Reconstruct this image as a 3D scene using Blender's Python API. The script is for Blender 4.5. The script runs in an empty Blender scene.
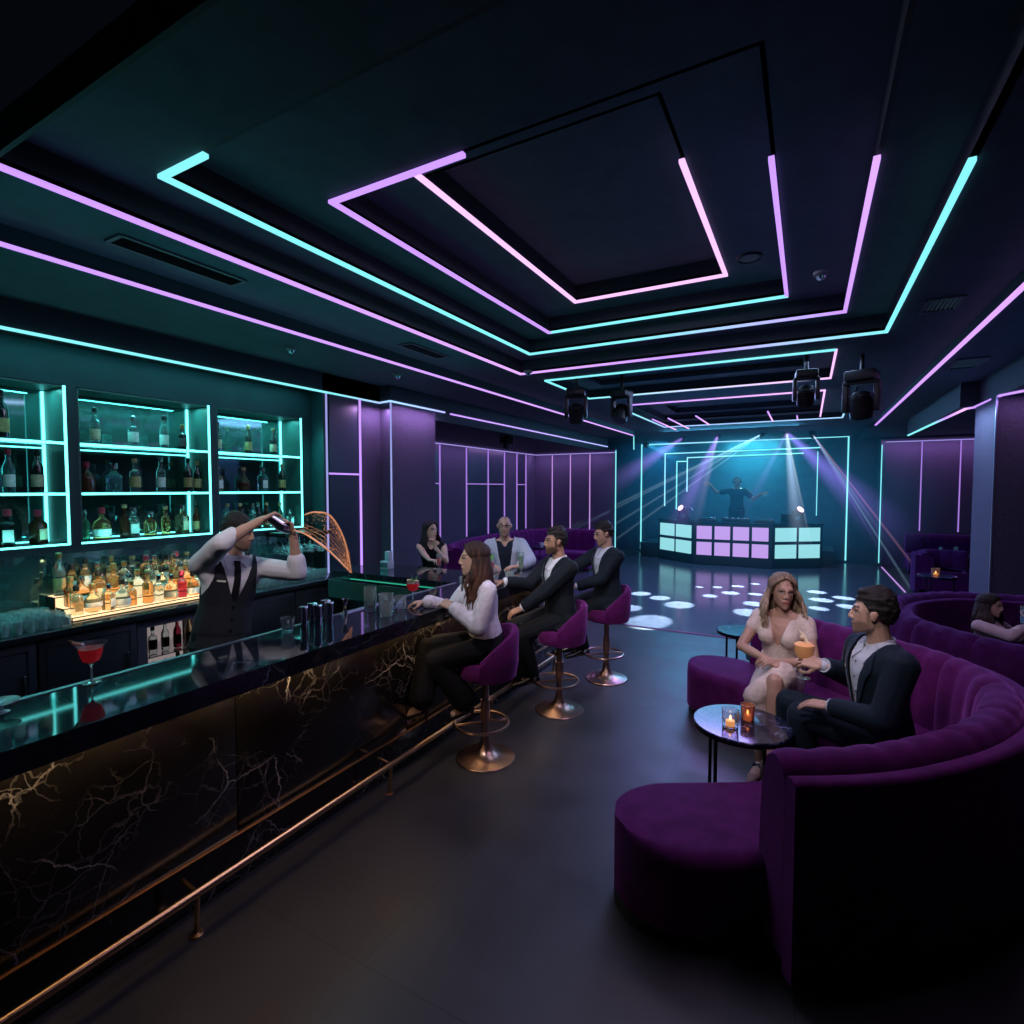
import bpy, bmesh, math, random
import numpy as np
from mathutils import Vector, Matrix, Quaternion, noise
random.seed(7)
PI = math.pi
COL = bpy.context.scene.collection
def V(*a): return Vector(a)

# ---------------------------------------------------------------- objects
def link(o, parent=None):
    COL.objects.link(o)
    if parent is not None: o.parent = parent
    return o
def tag(o, label=None, cat=None, group=None, kind=None):
    if label: o['label'] = label
    if cat: o['category'] = cat
    if group: o['group'] = group
    if kind: o['kind'] = kind
    return o
def thing(name, label, cat, loc=(0, 0, 0), rz=0, group=None):
    o = bpy.data.objects.new(name, None); o.empty_display_size = .1
    o.location = loc; o.rotation_euler = (0, 0, rz)
    link(o); return tag(o, label, cat, group)
def copy_tree(o, loc=None, rz=None, label=None, group=None, scale=None):
    r = o.copy(); COL.objects.link(r)
    if loc is not None: r.location = loc
    if rz is not None: r.rotation_euler = (0, 0, rz)
    if scale is not None: r.scale = scale if not isinstance(scale, (int, float)) else (scale,)*3
    if label: r['label'] = label
    if group: r['group'] = group
    for ch in o.children:
        c = ch.copy(); COL.objects.link(c); c.parent = r
        for g in ch.children:
            d = g.copy(); COL.objects.link(d); d.parent = c
    return r

class MB:
    """collects shapes into one bmesh"""
    def __init__(s): s.bm = bmesh.new()
    def box(s, a, b, bevel=0):
        a, b = Vector(a), Vector(b); c = (a+b)/2; d = b-a
        r = bmesh.ops.create_cube(s.bm, size=1, matrix=Matrix.Translation(c) @ Matrix.Diagonal((abs(d.x), abs(d.y), abs(d.z), 1)))
        if bevel:
            es = list({e for v in r['verts'] for e in v.link_edges})
            bmesh.ops.bevel(s.bm, geom=es, offset=bevel, segments=2, affect='EDGES', profile=.5)
        return s
    def obox(s, c, size, rot=None, bevel=0):
        m = Matrix.Translation(Vector(c)) @ (rot.to_4x4() if rot else Matrix()) @ Matrix.Diagonal((*size, 1))
        r = bmesh.ops.create_cube(s.bm, size=1, matrix=m)
        if bevel:
            es = list({e for v in r['verts'] for e in v.link_edges})
            bmesh.ops.bevel(s.bm, geom=es, offset=bevel, segments=2, affect='EDGES', profile=.5)
        return s
    def lathe(s, prof, c=(0, 0, 0), seg=20, sx=1, sy=1, cap=True):
        c = Vector(c); rings = []
        for r, z in prof:
            rings.append([s.bm.verts.new(c+V(r*sx*math.cos(2*PI*i/seg), r*sy*math.sin(2*PI*i/seg), z)) for i in range(seg)])
        for A, B in zip(rings, rings[1:]):
            for i in range(seg):
                j = (i+1) % seg; s.bm.faces.new((A[i], A[j], B[j], B[i]))
        if cap:
            s.bm.faces.new(rings[0][::-1]); s.bm.faces.new(rings[-1])
        return s
    def tube(s, pts, r, seg=8, closed=False, cap=True):
        pts = [Vector(p) for p in pts]; n = len(pts)
        rs = r if isinstance(r, (list, tuple)) else [r]*n
        rings = []; up = V(0, 0, 1); prev = None
        for i, p in enumerate(pts):
            if closed: t = pts[(i+1) % n]-pts[i-1]
            else: t = pts[min(i+1, n-1)]-pts[max(i-1, 0)]
            t.normalize()
            if prev is None:
                a = t.cross(up)
                if a.length < 1e-3: a = t.cross(V(1, 0, 0))
            else:
                a = prev-t*prev.dot(t)
            a.normalize(); prev = a; b = t.cross(a)
            rings.append([s.bm.verts.new(p+(a*math.cos(2*PI*k/seg)+b*math.sin(2*PI*k/seg))*rs[i]) for k in range(seg)])
        m = n if closed else n-1
        for i in range(m):
            A, B = rings[i], rings[(i+1) % n]
            for k in range(seg):
                j = (k+1) % seg; s.bm.faces.new((A[k], A[j], B[j], B[k]))
        if cap and not closed:
            s.bm.faces.new(rings[0][::-1]); s.bm.faces.new(rings[-1])
        return s
    def prism(s, poly, z0, z1, bevel=0):
        lo = [s.bm.verts.new((x, y, z0)) for x, y in poly]; hi = [s.bm.verts.new((x, y, z1)) for x, y in poly]
        n = len(poly)
        fs = [s.bm.faces.new(lo[::-1]), s.bm.faces.new(hi)]
        for i in range(n):
            j = (i+1) % n; fs.append(s.bm.faces.new((lo[i], lo[j], hi[j], hi[i])))
        if bevel:
            es = list({e for v in lo+hi for e in v.link_edges})
            bmesh.ops.bevel(s.bm, geom=es, offset=bevel, segments=3, affect='EDGES', profile=.5)
        return s
    def quad(s, *ps):
        s.bm.faces.new([s.bm.verts.new(p) for p in ps]); return s
    def ball(s, c, r, seg=12):
        r = r if isinstance(r, (tuple, list)) else (r, r, r)
        bmesh.ops.create_uvsphere(s.bm, u_segments=seg, v_segments=max(6, seg*2//3), radius=1, matrix=Matrix.Translation(Vector(c)) @ Matrix.Diagonal((*r, 1)))
        return s
    def hull(s, *balls):
        """convex hull of spheres / ellipsoids: (centre, radius or radii)"""
        vs = []
        for c, r in balls:
            r = r if isinstance(r, (tuple, list)) else (r, r, r)
            c = Vector(c)
            for k in range(7):
                th = PI*k/6
                for j in range(12 if 0 < k < 6 else 1):
                    ph = 2*PI*j/12
                    vs.append(s.bm.verts.new((c.x+r[0]*math.sin(th)*math.cos(ph), c.y+r[1]*math.sin(th)*math.sin(ph), c.z+r[2]*math.cos(th))))
        res = bmesh.ops.convex_hull(s.bm, input=vs, use_existing_faces=False)
        junk = [g for g in res['geom_interior'] if isinstance(g, bmesh.types.BMVert)] + [g for g in res['geom_unused'] if isinstance(g, bmesh.types.BMVert)]
        if junk: bmesh.ops.delete(s.bm, geom=list(set(junk)), context='VERTS')
        return s
    def mesh(s, name, smooth=True, sharp=35):
        bmesh.ops.recalc_face_normals(s.bm, faces=s.bm.faces)
        me = bpy.data.meshes.new(name); s.bm.to_mesh(me); s.bm.free()
        if smooth:
            me.polygons.foreach_set('use_smooth', [True]*len(me.polygons))
            try: me.set_sharp_from_angle(angle=math.radians(sharp))
            except Exception: pass
        return me
    def build(s, name, mat, parent=None, loc=None, smooth=True, kind=None, label=None):
        me = s.mesh(name, smooth)
        if mat: me.materials.append(mat)
        o = bpy.data.objects.new(name, me); link(o, parent)
        if loc is not None: o.location = loc
        if kind: o['kind'] = kind
        if label: o['label'] = label
        return o
def struct(name, mb, mat, smooth=False):
    return mb.build(name, mat, None, smooth=smooth, kind='structure')

# ---------------------------------------------------------------- materials
def newmat(name):
    m = bpy.data.materials.new(name); m.use_nodes = True
    return m, m.node_tree, m.node_tree.nodes['Principled BSDF']
def nd(nt, typ, ins=None, **props):
    n = nt.nodes.new(typ)
    for k, v in props.items(): setattr(n, k, v)
    for k, v in (ins or {}).items():
        if isinstance(v, bpy.types.NodeSocket): nt.links.new(v, n.inputs[k])
        else: n.inputs[k].default_value = v
    return n
def ramp(nt, fac, stops, interp='LINEAR'):
    n = nd(nt, 'ShaderNodeValToRGB', {'Fac': fac}); cr = n.color_ramp; cr.interpolation = interp
    while len(cr.elements) > 1: cr.elements.remove(cr.elements[0])
    for i, (p, c) in enumerate(stops):
        e = cr.elements[0] if i == 0 else cr.elements.new(p)
        e.position = p; e.color = (*c, 1) if len(c) == 3 else c
    return n.outputs['Color']
def P(name, col, rough=.5, metal=0, nscale=0, namt=.25, bump=0, bscale=200, spec=.5, emit=None, es=1, sheen=0, sheent=None, trans=0, ior=1.45, alpha=1, coat=0, stretch=None):
    m, nt, b = newmat(name)
    b.inputs['Base Color'].default_value = (*col, 1); b.inputs['Roughness'].default_value = rough
    b.inputs['Metallic'].default_value = metal; b.inputs['Specular IOR Level'].default_value = spec
    b.inputs['IOR'].default_value = ior; b.inputs['Transmission Weight'].default_value = trans; b.inputs['Alpha'].default_value = alpha
    b.inputs['Coat Weight'].default_value = coat
    if sheen:
        b.inputs['Sheen Weight'].default_value = sheen; b.inputs['Sheen Roughness'].default_value = .35
        b.inputs['Sheen Tint'].default_value = (*(sheent or (1, 1, 1)), 1)
    if emit:
        b.inputs['Emission Color'].default_value = (*emit, 1); b.inputs['Emission Strength'].default_value = es
    co = None
    if nscale or bump:
        tc = nd(nt, 'ShaderNodeTexCoord'); co = tc.outputs['Object']
        if stretch: co = nd(nt, 'ShaderNodeMapping', {'Vector': co, 'Scale': stretch}).outputs['Vector']
    if nscale:
        n = nd(nt, 'ShaderNodeTexNoise', {'Vector': co, 'Scale': nscale, 'Detail': 5.0, 'Roughness': .6})
        c = ramp(nt, n.outputs['Fac'], [(.3, tuple(x*(1-namt) for x in col)), (.7, tuple(min(1, x*(1+namt)) for x in col))])
        nt.links.new(c, b.inputs['Base Color'])
    if bump:
        n = nd(nt, 'ShaderNodeTexNoise', {'Vector': co, 'Scale': bscale, 'Detail': 3.0})
        bp = nd(nt, 'ShaderNodeBump', {'Height': n.outputs['Fac'], 'Strength': bump, 'Distance': .01})
        nt.links.new(bp.outputs['Normal'], b.inputs['Normal'])
    return m
def EM(name, col, s):
    m, nt, b = newmat(name); nt.nodes.remove(b)
    e = nd(nt, 'ShaderNodeEmission', {'Color': (*col, 1), 'Strength': s})
    nt.links.new(e.outputs[0], nt.nodes['Material Output'].inputs['Surface']); return m
def EMattr(name, s):
    m, nt, b = newmat(name); nt.nodes.remove(b)
    a = nd(nt, 'ShaderNodeAttribute', attribute_name='Col')
    e = nd(nt, 'ShaderNodeEmission', {'Color': a.outputs['Color'], 'Strength': s})
    nt.links.new(e.outputs[0], nt.nodes['Material Output'].inputs['Surface']); return m
def marble(name, base, vein, scale=1., rough=.12, wid=.012, amt=1.):
    m, nt, b = newmat(name)
    geo = nd(nt, 'ShaderNodeNewGeometry'); co = geo.outputs['Position']
    mask = None
    w = nd(nt, 'ShaderNodeTexNoise', {'Vector': co, 'Scale': 1.3*scale, 'Detail': 7.0, 'Roughness': .6})
    mixv = nd(nt, 'ShaderNodeVectorMath', {0: w.outputs['Color'], 1: (.5, .5, .5)}, operation='SUBTRACT')
    sc = nd(nt, 'ShaderNodeVectorMath', {0: mixv.outputs[0], 'Scale': .42/scale}, operation='SCALE')
    ad = nd(nt, 'ShaderNodeVectorMath', {0: co, 1: sc.outputs[0]}, operation='ADD')
    tot = None
    for s_, wd, k in ((1.5*scale, wid*1.1, 1.), (3.6*scale, wid*.8, .40), (9*scale, wid*1.1, .18)):
        v = nd(nt, 'ShaderNodeTexVoronoi', {'Vector': ad.outputs[0], 'Scale': s_}, feature='DISTANCE_TO_EDGE')
        r = ramp(nt, v.outputs['Distance'], [(0, (k, k, k)), (wd*s_/1.5, (0, 0, 0))])
        tot = r if tot is None else nd(nt, 'ShaderNodeMixRGB', {'Fac': 1.0, 'Color1': tot, 'Color2': r}, blend_type='ADD').outputs[0]
    br = nd(nt, 'ShaderNodeTexNoise', {'Vector': co, 'Scale': 2.6*scale, 'Detail': 3.0})
    brr = ramp(nt, br.outputs['Fac'], [(.48, (0, 0, 0)), (.66, (amt, amt, amt))])
    fac = nd(nt, 'ShaderNodeMixRGB', {'Fac': 1.0, 'Color1': tot, 'Color2': brr}, blend_type='MULTIPLY').outputs[0]
    cl = nd(nt, 'ShaderNodeTexNoise', {'Vector': co, 'Scale': 4*scale, 'Detail': 6.0})
    bc = ramp(nt, cl.outputs['Fac'], [(.35, base), (.75, tuple(x*2.2 for x in base))])
    c = nd(nt, 'ShaderNodeMixRGB', {'Fac': fac, 'Color1': bc, 'Color2': (*vein, 1)})
    nt.links.new(c.outputs[0], b.inputs['Base Color']); b.inputs['Roughness'].default_value = rough
    return m
def ATT(name, rough=.5, sheen=0, spec=.4, sss=0):
    m, nt, b = newmat(name)
    a = nd(nt, 'ShaderNodeAttribute', attribute_name='Col')
    nt.links.new(a.outputs['Color'], b.inputs['Base Color']); b.inputs['Roughness'].default_value = rough
    b.inputs['Specular IOR Level'].default_value = spec
    if sheen: b.inputs['Sheen Weight'].default_value = sheen
    return m

M = {}
CY = (.20, .72, .78); PU = (.50, .27, .95); PK = (.86, .48, .95); BL = (.35, .62, 1.0)
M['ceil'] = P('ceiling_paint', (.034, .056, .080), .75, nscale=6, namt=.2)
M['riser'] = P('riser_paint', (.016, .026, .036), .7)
M['wallteal'] = P('wall_teal', (.009, .030, .040), .6, nscale=4, namt=.2)
M['panel'] = P('wall_panel_fabric', (.055, .052, .088), .85, nscale=110, namt=.42, stretch=(1, 1, .45), bump=.2, bscale=150)
M['paneldark'] = P('wall_panel_dark', (.018, .028, .050), .35)
M['stagewall'] = P('stage_wall', (.030, .060, .085), .5, nscale=3, namt=.2)
def concrete():
    m, nt, b = newmat('concrete_floor')
    tc = nd(nt, 'ShaderNodeTexCoord'); co = tc.outputs['Object']
    n = nd(nt, 'ShaderNodeTexNoise', {'Vector': co, 'Scale': 2.2, 'Detail': 8.0, 'Roughness': .65})
    c = ramp(nt, n.outputs['Fac'], [(.3, (.026, .026, .030)), (.7, (.050, .048, .054))])
    f = nd(nt, 'ShaderNodeTexNoise', {'Vector': co, 'Scale': 90.0, 'Detail': 2.0})
    c2 = nd(nt, 'ShaderNodeMixRGB', {'Fac': .25, 'Color1': c, 'Color2': f.outputs['Fac']}, blend_type='MULTIPLY')
    br = nd(nt, 'ShaderNodeTexBrick', {'Vector': co, 'Scale': 1.0, 'Mortar Size': .004, 'Brick Width': 1.6, 'Row Height': 1.6, 'Color1': (1, 1, 1, 1), 'Color2': (.95, .95, .95, 1), 'Mortar': (.55, .55, .55, 1)})
    c3 = nd(nt, 'ShaderNodeMixRGB', {'Fac': 1.0, 'Color1': c2.outputs[0], 'Color2': br.outputs['Color']}, blend_type='MULTIPLY')
    nt.links.new(c3.outputs[0], b.inputs['Base Color'])
    r = ramp(nt, n.outputs['Fac'], [(.3, (.34,)*3), (.7, (.52,)*3)])
    nt.links.new(r, b.inputs['Roughness']); return m
M['floor'] = concrete()
M['dance'] = P('dance_floor', (.060, .062, .085), .16, nscale=8, namt=.35)
M['strip'] = EMattr('led_strip', 1.35)
M['stripsoft'] = EMattr('led_strip_soft', .8)
M['shelfled'] = EM('shelf_led', (.13, .88, .86), 3.6)
M['warm'] = EM('warm_led', (1.0, .66, .34), 5)
M['marble'] = marble('black_marble', (.0075, .0065, .006), (.74, .68, .64), 1.0, .14, .0052)
M['marbletop'] = marble('black_marble_top', (.008, .010, .014), (.30, .34, .40), 1.3, .05, .005, .6)
M['tabletop'] = marble('table_marble', (.006, .008, .020), (.22, .25, .42), 5, .12, .008, .8)
M['brass'] = P('brass', (.55, .36, .20), .28, 1)
M['bronze'] = P('rose_bronze', (.50, .33, .26), .30, 1, nscale=8, namt=.15)
M['steel'] = P('steel', (.62, .62, .66), .18, 1)
M['blackmetal'] = P('black_metal', (.012, .012, .014), .35, .6)
M['blackplastic'] = P('black_plastic', (.010, .010, .013), .42)
M['darkwood'] = P('dark_cabinet', (.014, .017, .022), .4)
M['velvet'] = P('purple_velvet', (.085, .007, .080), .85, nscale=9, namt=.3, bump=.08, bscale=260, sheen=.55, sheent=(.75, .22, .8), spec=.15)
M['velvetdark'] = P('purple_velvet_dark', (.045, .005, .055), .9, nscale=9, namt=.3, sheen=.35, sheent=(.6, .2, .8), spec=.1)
M['mirror'] = P('dark_mirror', (.10, .21, .22), .05, .75)
M['shelfglass'] = P('shelf_glass', (.35, .85, .82), .08, trans=.85, ior=1.3)
M['shelfside'] = P('shelf_side', (.035, .085, .085), .45)

def color_attr(me, cols, domain='POINT'):
    a = me.color_attributes.new('Col', 'FLOAT_COLOR', domain)
    a.data.foreach_set('color', np.array([(*c[:3], 1) for c in cols], dtype=np.float32).ravel())
def strip(label, pts, cols, w=.045, h=.02, group=None, mat='strip', axis='z', name='light_strip', parent=None):
    """square LED profile along a polyline, mitred corners, colour per point"""
    pts = [Vector(p) for p in pts]; n = len(pts)
    if isinstance(cols[0], (int, float)): cols = [cols]*n
    bm = bmesh.new(); rings = []; rc = []
    for i, p in enumerate(pts):
        t0 = (p-pts[i-1]).normalized() if i > 0 else (pts[1]-p).normalized()
        t1 = (pts[i+1]-p).normalized() if i < n-1 else t0
        up = {'z': V(0, 0, 1), 'x': V(1, 0, 0), 'y': V(0, 1, 0)}[axis]
        a0 = t0.cross(up).normalized(); a1 = t1.cross(up).normalized()
        a = (a0+a1).normalized(); a = a/max(.3, a.dot(a0))
        w = w; rings.append([bm.verts.new(p+a*sx*w*.32+up*sz*h/2) for sx, sz in ((-1, -1), (1, -1), (1, 1), (-1, 1))])
        rc += [cols[i]]*4
    for A, B in zip(rings, rings[1:]):
        for k in range(4):
            j = (k+1) % 4; bm.faces.new((A[k], A[j], B[j], B[k]))
    bm.faces.new(rings[0]); bm.faces.new(rings[-1])
    bmesh.ops.recalc_face_normals(bm, faces=bm.faces)
    me = bpy.data.meshes.new(name); bm.to_mesh(me); bm.free()
    color_attr(me, rc); me.materials.append(M[mat])
    o = bpy.data.objects.new(name, me); link(o, parent)
    if label: tag(o, label, 'light strip', group)
    return o
# ================================================================ ROOM
YN = -.6                                         # how far the room is built towards the viewer
struct('floor', MB().box((-5.6, YN, -.1), (9, 17.4, 0)), M['floor'])
struct('trim_1', MB().box((-4.6, 7.6, 0), (1.68, 16.95, .006)), M['dance'])     # dance floor inlay
# --- ceiling: soffits stepping up to the middle
def ring(mb, o, i, z, t=.03):
    (x0, x1, y0, y1), (a0, a1, b0, b1) = o, i
    if b0 > y0: mb.box((x0, y0, z), (x1, b0, z+t))
    if y1 > b1: mb.box((x0, b1, z), (x1, y1, z+t))
    if a0 > x0: mb.box((x0, b0, z), (a0, b1, z+t))
    if x1 > a1: mb.box((a1, b0, z), (x1, b1, z+t))
def risers(mb, r, z0, z1, t=.02):
    x0, x1, y0, y1 = r
    mb.box((x0-t, y0-t, z0), (x0, y1+t, z1)); mb.box((x1, y0-t, z0), (x1+t, y1+t, z1))
    mb.box((x0, y0-t, z0), (x1, y0, z1)); mb.box((x0, y1, z0), (x1, y1+t, z1))
c = MB(); r_ = MB()
CN = 1.0
R1 = (-3.09, .58, CN, 5.83); R2 = (-2.83, .25, 1.55, 5.56); R3 = (-2.50, -.20, 2.33, 5.37); R4 = (-2.05, -.66, 2.62, 5.02)
R5 = (-3.0, .22, 6.34, 7.92)
R6 = (-2.88, .56, 8.85, 12.4); R7 = (-2.78, .18, 9.0, 12.0); R8 = (-2.44, -.2, 10.6, 11.7)
main = (-3.76, 1.18, CN, 13.0)
for o, i, z in (((-3.76, 1.18, CN, 5.95), R1, 3.4), (R1, R2, 3.55), (R2, R3, 3.70), (R3, R4, 3.85)): ring(c, o, i, z)
c.box((R4[0], R4[2], 4.0), (R4[1], R4[3], 4.03))
ring(c, (-3.76, 1.18, 5.95, 8.4), R5, 3.4); ring(c, R5, (R5[0]+.3, R5[1]-.3, R5[2]+.3, R5[3]-.3), 3.52); c.box((R5[0]+.3, R5[2]+.3, 3.6), (R5[1]-.3, R5[3]-.3, 3.63))
ring(c, (-3.76, 1.18, 8.4, 17.2), R6, 3.4); ring(c, R6, R7, 3.5); ring(c, R7, R8, 3.6); c.box((R8[0], R8[2], 3.7), (R8[1], R8[3], 3.73))
c.box((-5.3, CN, 3.3), (-3.76, 13.15, 3.33)); c.box((-8, 13.15, 3.46), (-3.76, 17.2, 3.49))       # over the bar
c.box((1.18, CN, 3.3), (9, 17.2, 3.33))           # over the booths
struct('ceiling', c, M['ceil'])
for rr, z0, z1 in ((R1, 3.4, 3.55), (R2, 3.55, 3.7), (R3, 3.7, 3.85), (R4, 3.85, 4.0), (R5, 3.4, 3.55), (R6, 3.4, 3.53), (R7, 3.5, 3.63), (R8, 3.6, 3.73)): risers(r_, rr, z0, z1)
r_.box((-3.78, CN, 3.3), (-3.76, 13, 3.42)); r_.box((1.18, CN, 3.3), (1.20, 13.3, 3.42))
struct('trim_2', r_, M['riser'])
# dark boxed corners where the frames hang lower
# --- bar side wall with shelf niches
UN = ((.95, 1.98), (2.05, 3.11), (3.18, 4.17)); SZ0, SZ1 = 1.56, 2.79
w = MB()
w.box((-5.4, YN, 0), (-5.0, 4.3, SZ0)); w.box((-5.4, YN, SZ1), (-5.0, 4.3, 3.3))
ys = [YN]+[v for u in UN for v in u]+[4.3]
for a, b in zip(ys[0::2], ys[1::2]): w.box((-5.4, a, SZ0), (-5.0, b, SZ1))
w.box((-5.48, YN, 0), (-5.4, 4.3, 3.3))
w.box((-5.48, 4.3, 0), (-4.8, 5.22, 3.3))
struct('wall_left', w, M['wallteal'])
struct('trim_3', MB().box((-5.0, CN, 3.09), (-4.80, 5.22, 3.3)).box((-5.0, 5.22, 3.11), (-4.62, 6.3, 3.3)).box((-4.95, 6.3, 3.10), (-4.62, 13.6, 3.3)), M['riser'])
col_ = MB().box((-5.48, 5.22, 0), (-4.62, 6.14, 3.11)); struct('wall_pillar', col_, M['panel'])
struct('trim_4', MB().box((-4.80, 4.86, .0), (-4.795, 5.22, 3.09)), M['panel'])
pd = MB().box((-4.80, 4.38, .9), (-4.79, 4.83, 2.15)).box((-4.80, 4.38, 2.19), (-4.79, 4.83, 3.08)); struct('trim_5', pd, M['paneldark'])
# --- alcove
al = MB().box((-6.6, 6.14, 0), (-6.5, 13.2, 3.0)).box((-6.6, 13.1, 0), (-4.25, 13.2, 3.0)).box((-6.6, 6.1, 0), (-5.0, 6.14, 3))
struct('wall_alcove', al, M['panel'])
struct('trim_6', MB().box((-6.6, 6.14, 2.96), (-4.62, 13.6, 3.1)), M['riser'])
struct('trim_7', MB().box((-6.5, 9.78, .95), (-6.49, 11.35, 2.9)).box((-6.5, 8.55, .95), (-6.49, 8.75, 2.9)).box((-6.5, 12.05, .95), (-6.49, 12.5, 2.9)), M['paneldark'])
# --- stage wall and the right side
struct('wall_back', MB().box((-8, 17.05, 0), (1.7, 17.2, 3.6)).box((-6, 13.2, 0), (-5.9, 17.1, 3.4)), M['stagewall'])
struct('wall_right', MB().box((1.68, 16.5, 0), (9, 16.65, 3.3)), M['panel'])
struct('trim_8', MB().box((1.60, 16.45, 0), (1.70, 17.1, 3.4)), M['stagewall'])
struct('wall_column', MB().box((1.76, 7.62, 0), (2.7, 8.45, 3.0)), M['panel'])
struct('trim_9', MB().box((1.80, 6.0, 3.0), (9, 8.5, 3.3)).box((1.62, 8.5, 3.0), (1.80, 12.5, 3.3)), M['riser'])
struct('trim_10', MB().box((1.757, 7.615, 0), (1.772, 7.635, 3.0)), P('edge_trim', (.30, .30, .42), .3, .8))
struct('trim_11', MB().box((8.9, YN, 0), (9, 17.2, 3.3)), M['riser'])

# ================================================================ LED LINES
def mixc(a, b, t): return tuple(x*(1-t)+y*t for x, y in zip(a, b))
Z1, Z2, Z3, Z4 = 3.39, 3.54, 3.69, 3.84
strip('purple ceiling LED line along the edge of the lowest soffit, nearest the bar shelves', [(-3.76, 1.0, 3.29), (-3.76, 12.95, 3.29)], [PU, mixc(PU, PK, .4)], .035)
strip('long LED frame, purple beside the bar, cyan above the lounge, largest ceiling frame', [(R1[0], 1.0, Z1), (R1[0], R1[3], Z1), (-1.0, R1[3], Z1), (R1[1], R1[3], Z1), (R1[1], 2.98, Z1)], [PU, mixc(PU, PK, .4), PU, CY, CY], .045)
strip('ceiling LED frame one step inside the largest, cyan beside bar and lilac above lounge', [(-2.47, R2[2], Z2), (R2[0], R2[2], Z2), (R2[0], R2[3], Z2), (-1.6, R2[3], Z2), (R2[1], R2[3], Z2), (R2[1], 3.07, Z2)], [CY, CY, CY, CY, PU, mixc(PU, PK, .3)], .045)
strip('ceiling LED frame two steps inside the largest, lilac sides and cyan far edge', [(-1.56, R3[2], Z3), (R3[0], R3[2], Z3), (R3[0], R3[3], Z3), (R3[0]+.05, R3[3], Z3), (R3[1], R3[3], Z3), (R3[1]+.001, R3[3]-.03, Z3), (R3[1], 3.11, Z3)], [PU, PU, PU, CY, CY, PU, PU], .045)
strip('pink white LED frame in the deepest and highest ceiling recess', [(R4[0], 2.4, Z4), (R4[0], R4[3], Z4), (R4[1], R4[3], Z4), (R4[1], 3.17, Z4)], [PK]*4, .05)
strip('cyan and white LED frame round the wide shallow recess beyond the big ceiling frames', [(R5[1], R5[2], Z1), (R5[0], R5[2], Z1), (R5[0], R5[3], Z1), (R5[1], R5[3], Z1), (R5[1], R5[2], Z1)], [CY, CY, CY, PK, PK], .035)
strip('cyan LED frame around the ceiling recess closest to the stage', [(R6[0], 9.2, Z1), (R6[0], R6[3], Z1), (R6[1], R6[3], Z1), (R6[1], 10.9, Z1)], [CY, mixc(CY, PU, .5), mixc(CY, PU, .4), CY], .04)
strip('lilac LED line across the ceiling and down the second stage recess', [(-2.8, 8.86, Z1), (R7[1], 8.86, Z1), (R7[1], 12.0, Z1)], [PU, PK, PK], .04)
for x, y0, y1, t in ((-2.75, 10.8, 13.0, 'outer lilac'), (-2.44, 10.8, 12.9, 'second lilac'), (-1.90, 10.7, 12.3, 'third pink'), (-.66, 10.7, 12.3, 'fourth pink'), (-.21, 11.6, 12.3, 'fifth short lilac')):
    strip(f'{t} straight LED line, counted from bar side, inside the recess before the stage', [(x, y0, 3.38), (x, y1, 3.38)], [PU, PK], .035)
strip('lilac LED line along the soffit edge above the velvet booths', [(1.18, 3.4, 3.29), (1.18, 13.2, 3.29)], [mixc(PU, PK, .3), PU], .05)
strip('low LED line jogging round the column head, cyan towards the stage', [(1.62, 12.4, 2.99), (1.66, 10.3, 2.99), (1.68, 9.6, 2.99), (1.70, 8.62, 2.99), (1.76, 8.52, 2.99), (1.78, 7.55, 2.99), (2.6, 6.0, 2.99)], [CY, CY, PU, PK, PU, PU, PK], .045)
strip('cyan LED line under the bulkhead above the bottle cabinets, jogging round the pillar', [(-4.79, 1.0, 3.085), (-4.79, 4.4, 3.085), (-4.79, 5.20, 3.085), (-4.61, 5.20, 3.095), (-4.61, 6.36, 3.095)], [CY, CY, mixc(CY, PU, .5), BL, mixc(PU, BL, .5)], .03)
strip('blue lilac LED line along the alcove soffit behind the bar guests', [(-4.61, 6.5, 3.09), (-4.61, 13.55, 3.09)], [PU, mixc(PU, BL, .6)], .03)
strip('pale lilac vertical light line where the teal niche wall meets the dark panel', [(-4.79, 4.34, 1.0), (-4.79, 4.34, 3.08)], mixc(PU, BL, .5), .015, mat='stripsoft', axis='y')
strip('bright purple vertical light line beside the pillar, full panel height', [(-4.78, 4.85, 1.05), (-4.78, 4.85, 3.08)], PU, .03, axis='y')
strip('short purple horizontal light line splitting the dark panel near the bartender', [(-4.78, 4.36, 2.17), (-4.78, 4.84, 2.17)], PU, .02, axis='z')
strip('thin pale blue vertical edge light on the pillar corner', [(-4.61, 5.21, 1.0), (-4.61, 5.21, 3.08)], mixc(BL, PU, .4), .016, mat='stripsoft', axis='x')
# alcove panel lines (wall x = -6.5) and its far wall (y = 13.1)
for k, (y, c_) in enumerate(((8.76, PU), (9.72, PU), (10.62, PU), (11.38, PU), (12.02, PU), (12.52, PU))):
    strip(f'{("first", "second", "third", "fourth", "fifth", "sixth")[k]} purple vertical line from the pillar on the side wall of the alcove', [(-6.48, y, .95), (-6.48, y, 2.88)], c_, .035, mat='stripsoft', axis='y')
for a, b, t in ((9.72, 11.38, 'wide'), (12.02, 12.52, 'narrow'), (8.5, 8.76, 'shortest')):
    strip(f'{t} purple horizontal line across the dark alcove panels', [(-6.48, a, 2.10), (-6.48, b, 2.10)], PU, .03, mat='stripsoft')
for k, x in enumerate((-5.98, -5.46, -4.92)):
    strip(f'{("first", "second", "third")[k]} pink vertical line from the corner on the far alcove wall', [(x, 13.08, .9), (x, 13.08, 2.88)], mixc(PU, PK, .5), .035, mat='stripsoft', axis='x')
strip('thin lilac line along the top of the alcove walls', [(-6.47, 6.3, 2.90), (-6.47, 13.07, 2.90), (-4.25, 13.07, 2.90)], mixc(PU, BL, .3), .02, mat='stripsoft')
strip('cyan vertical line on the free edge of the alcove wall beside the stage', [(-4.23, 13.07, .3), (-4.23, 13.07, 2.95)], CY, .035, axis='x')
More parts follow.
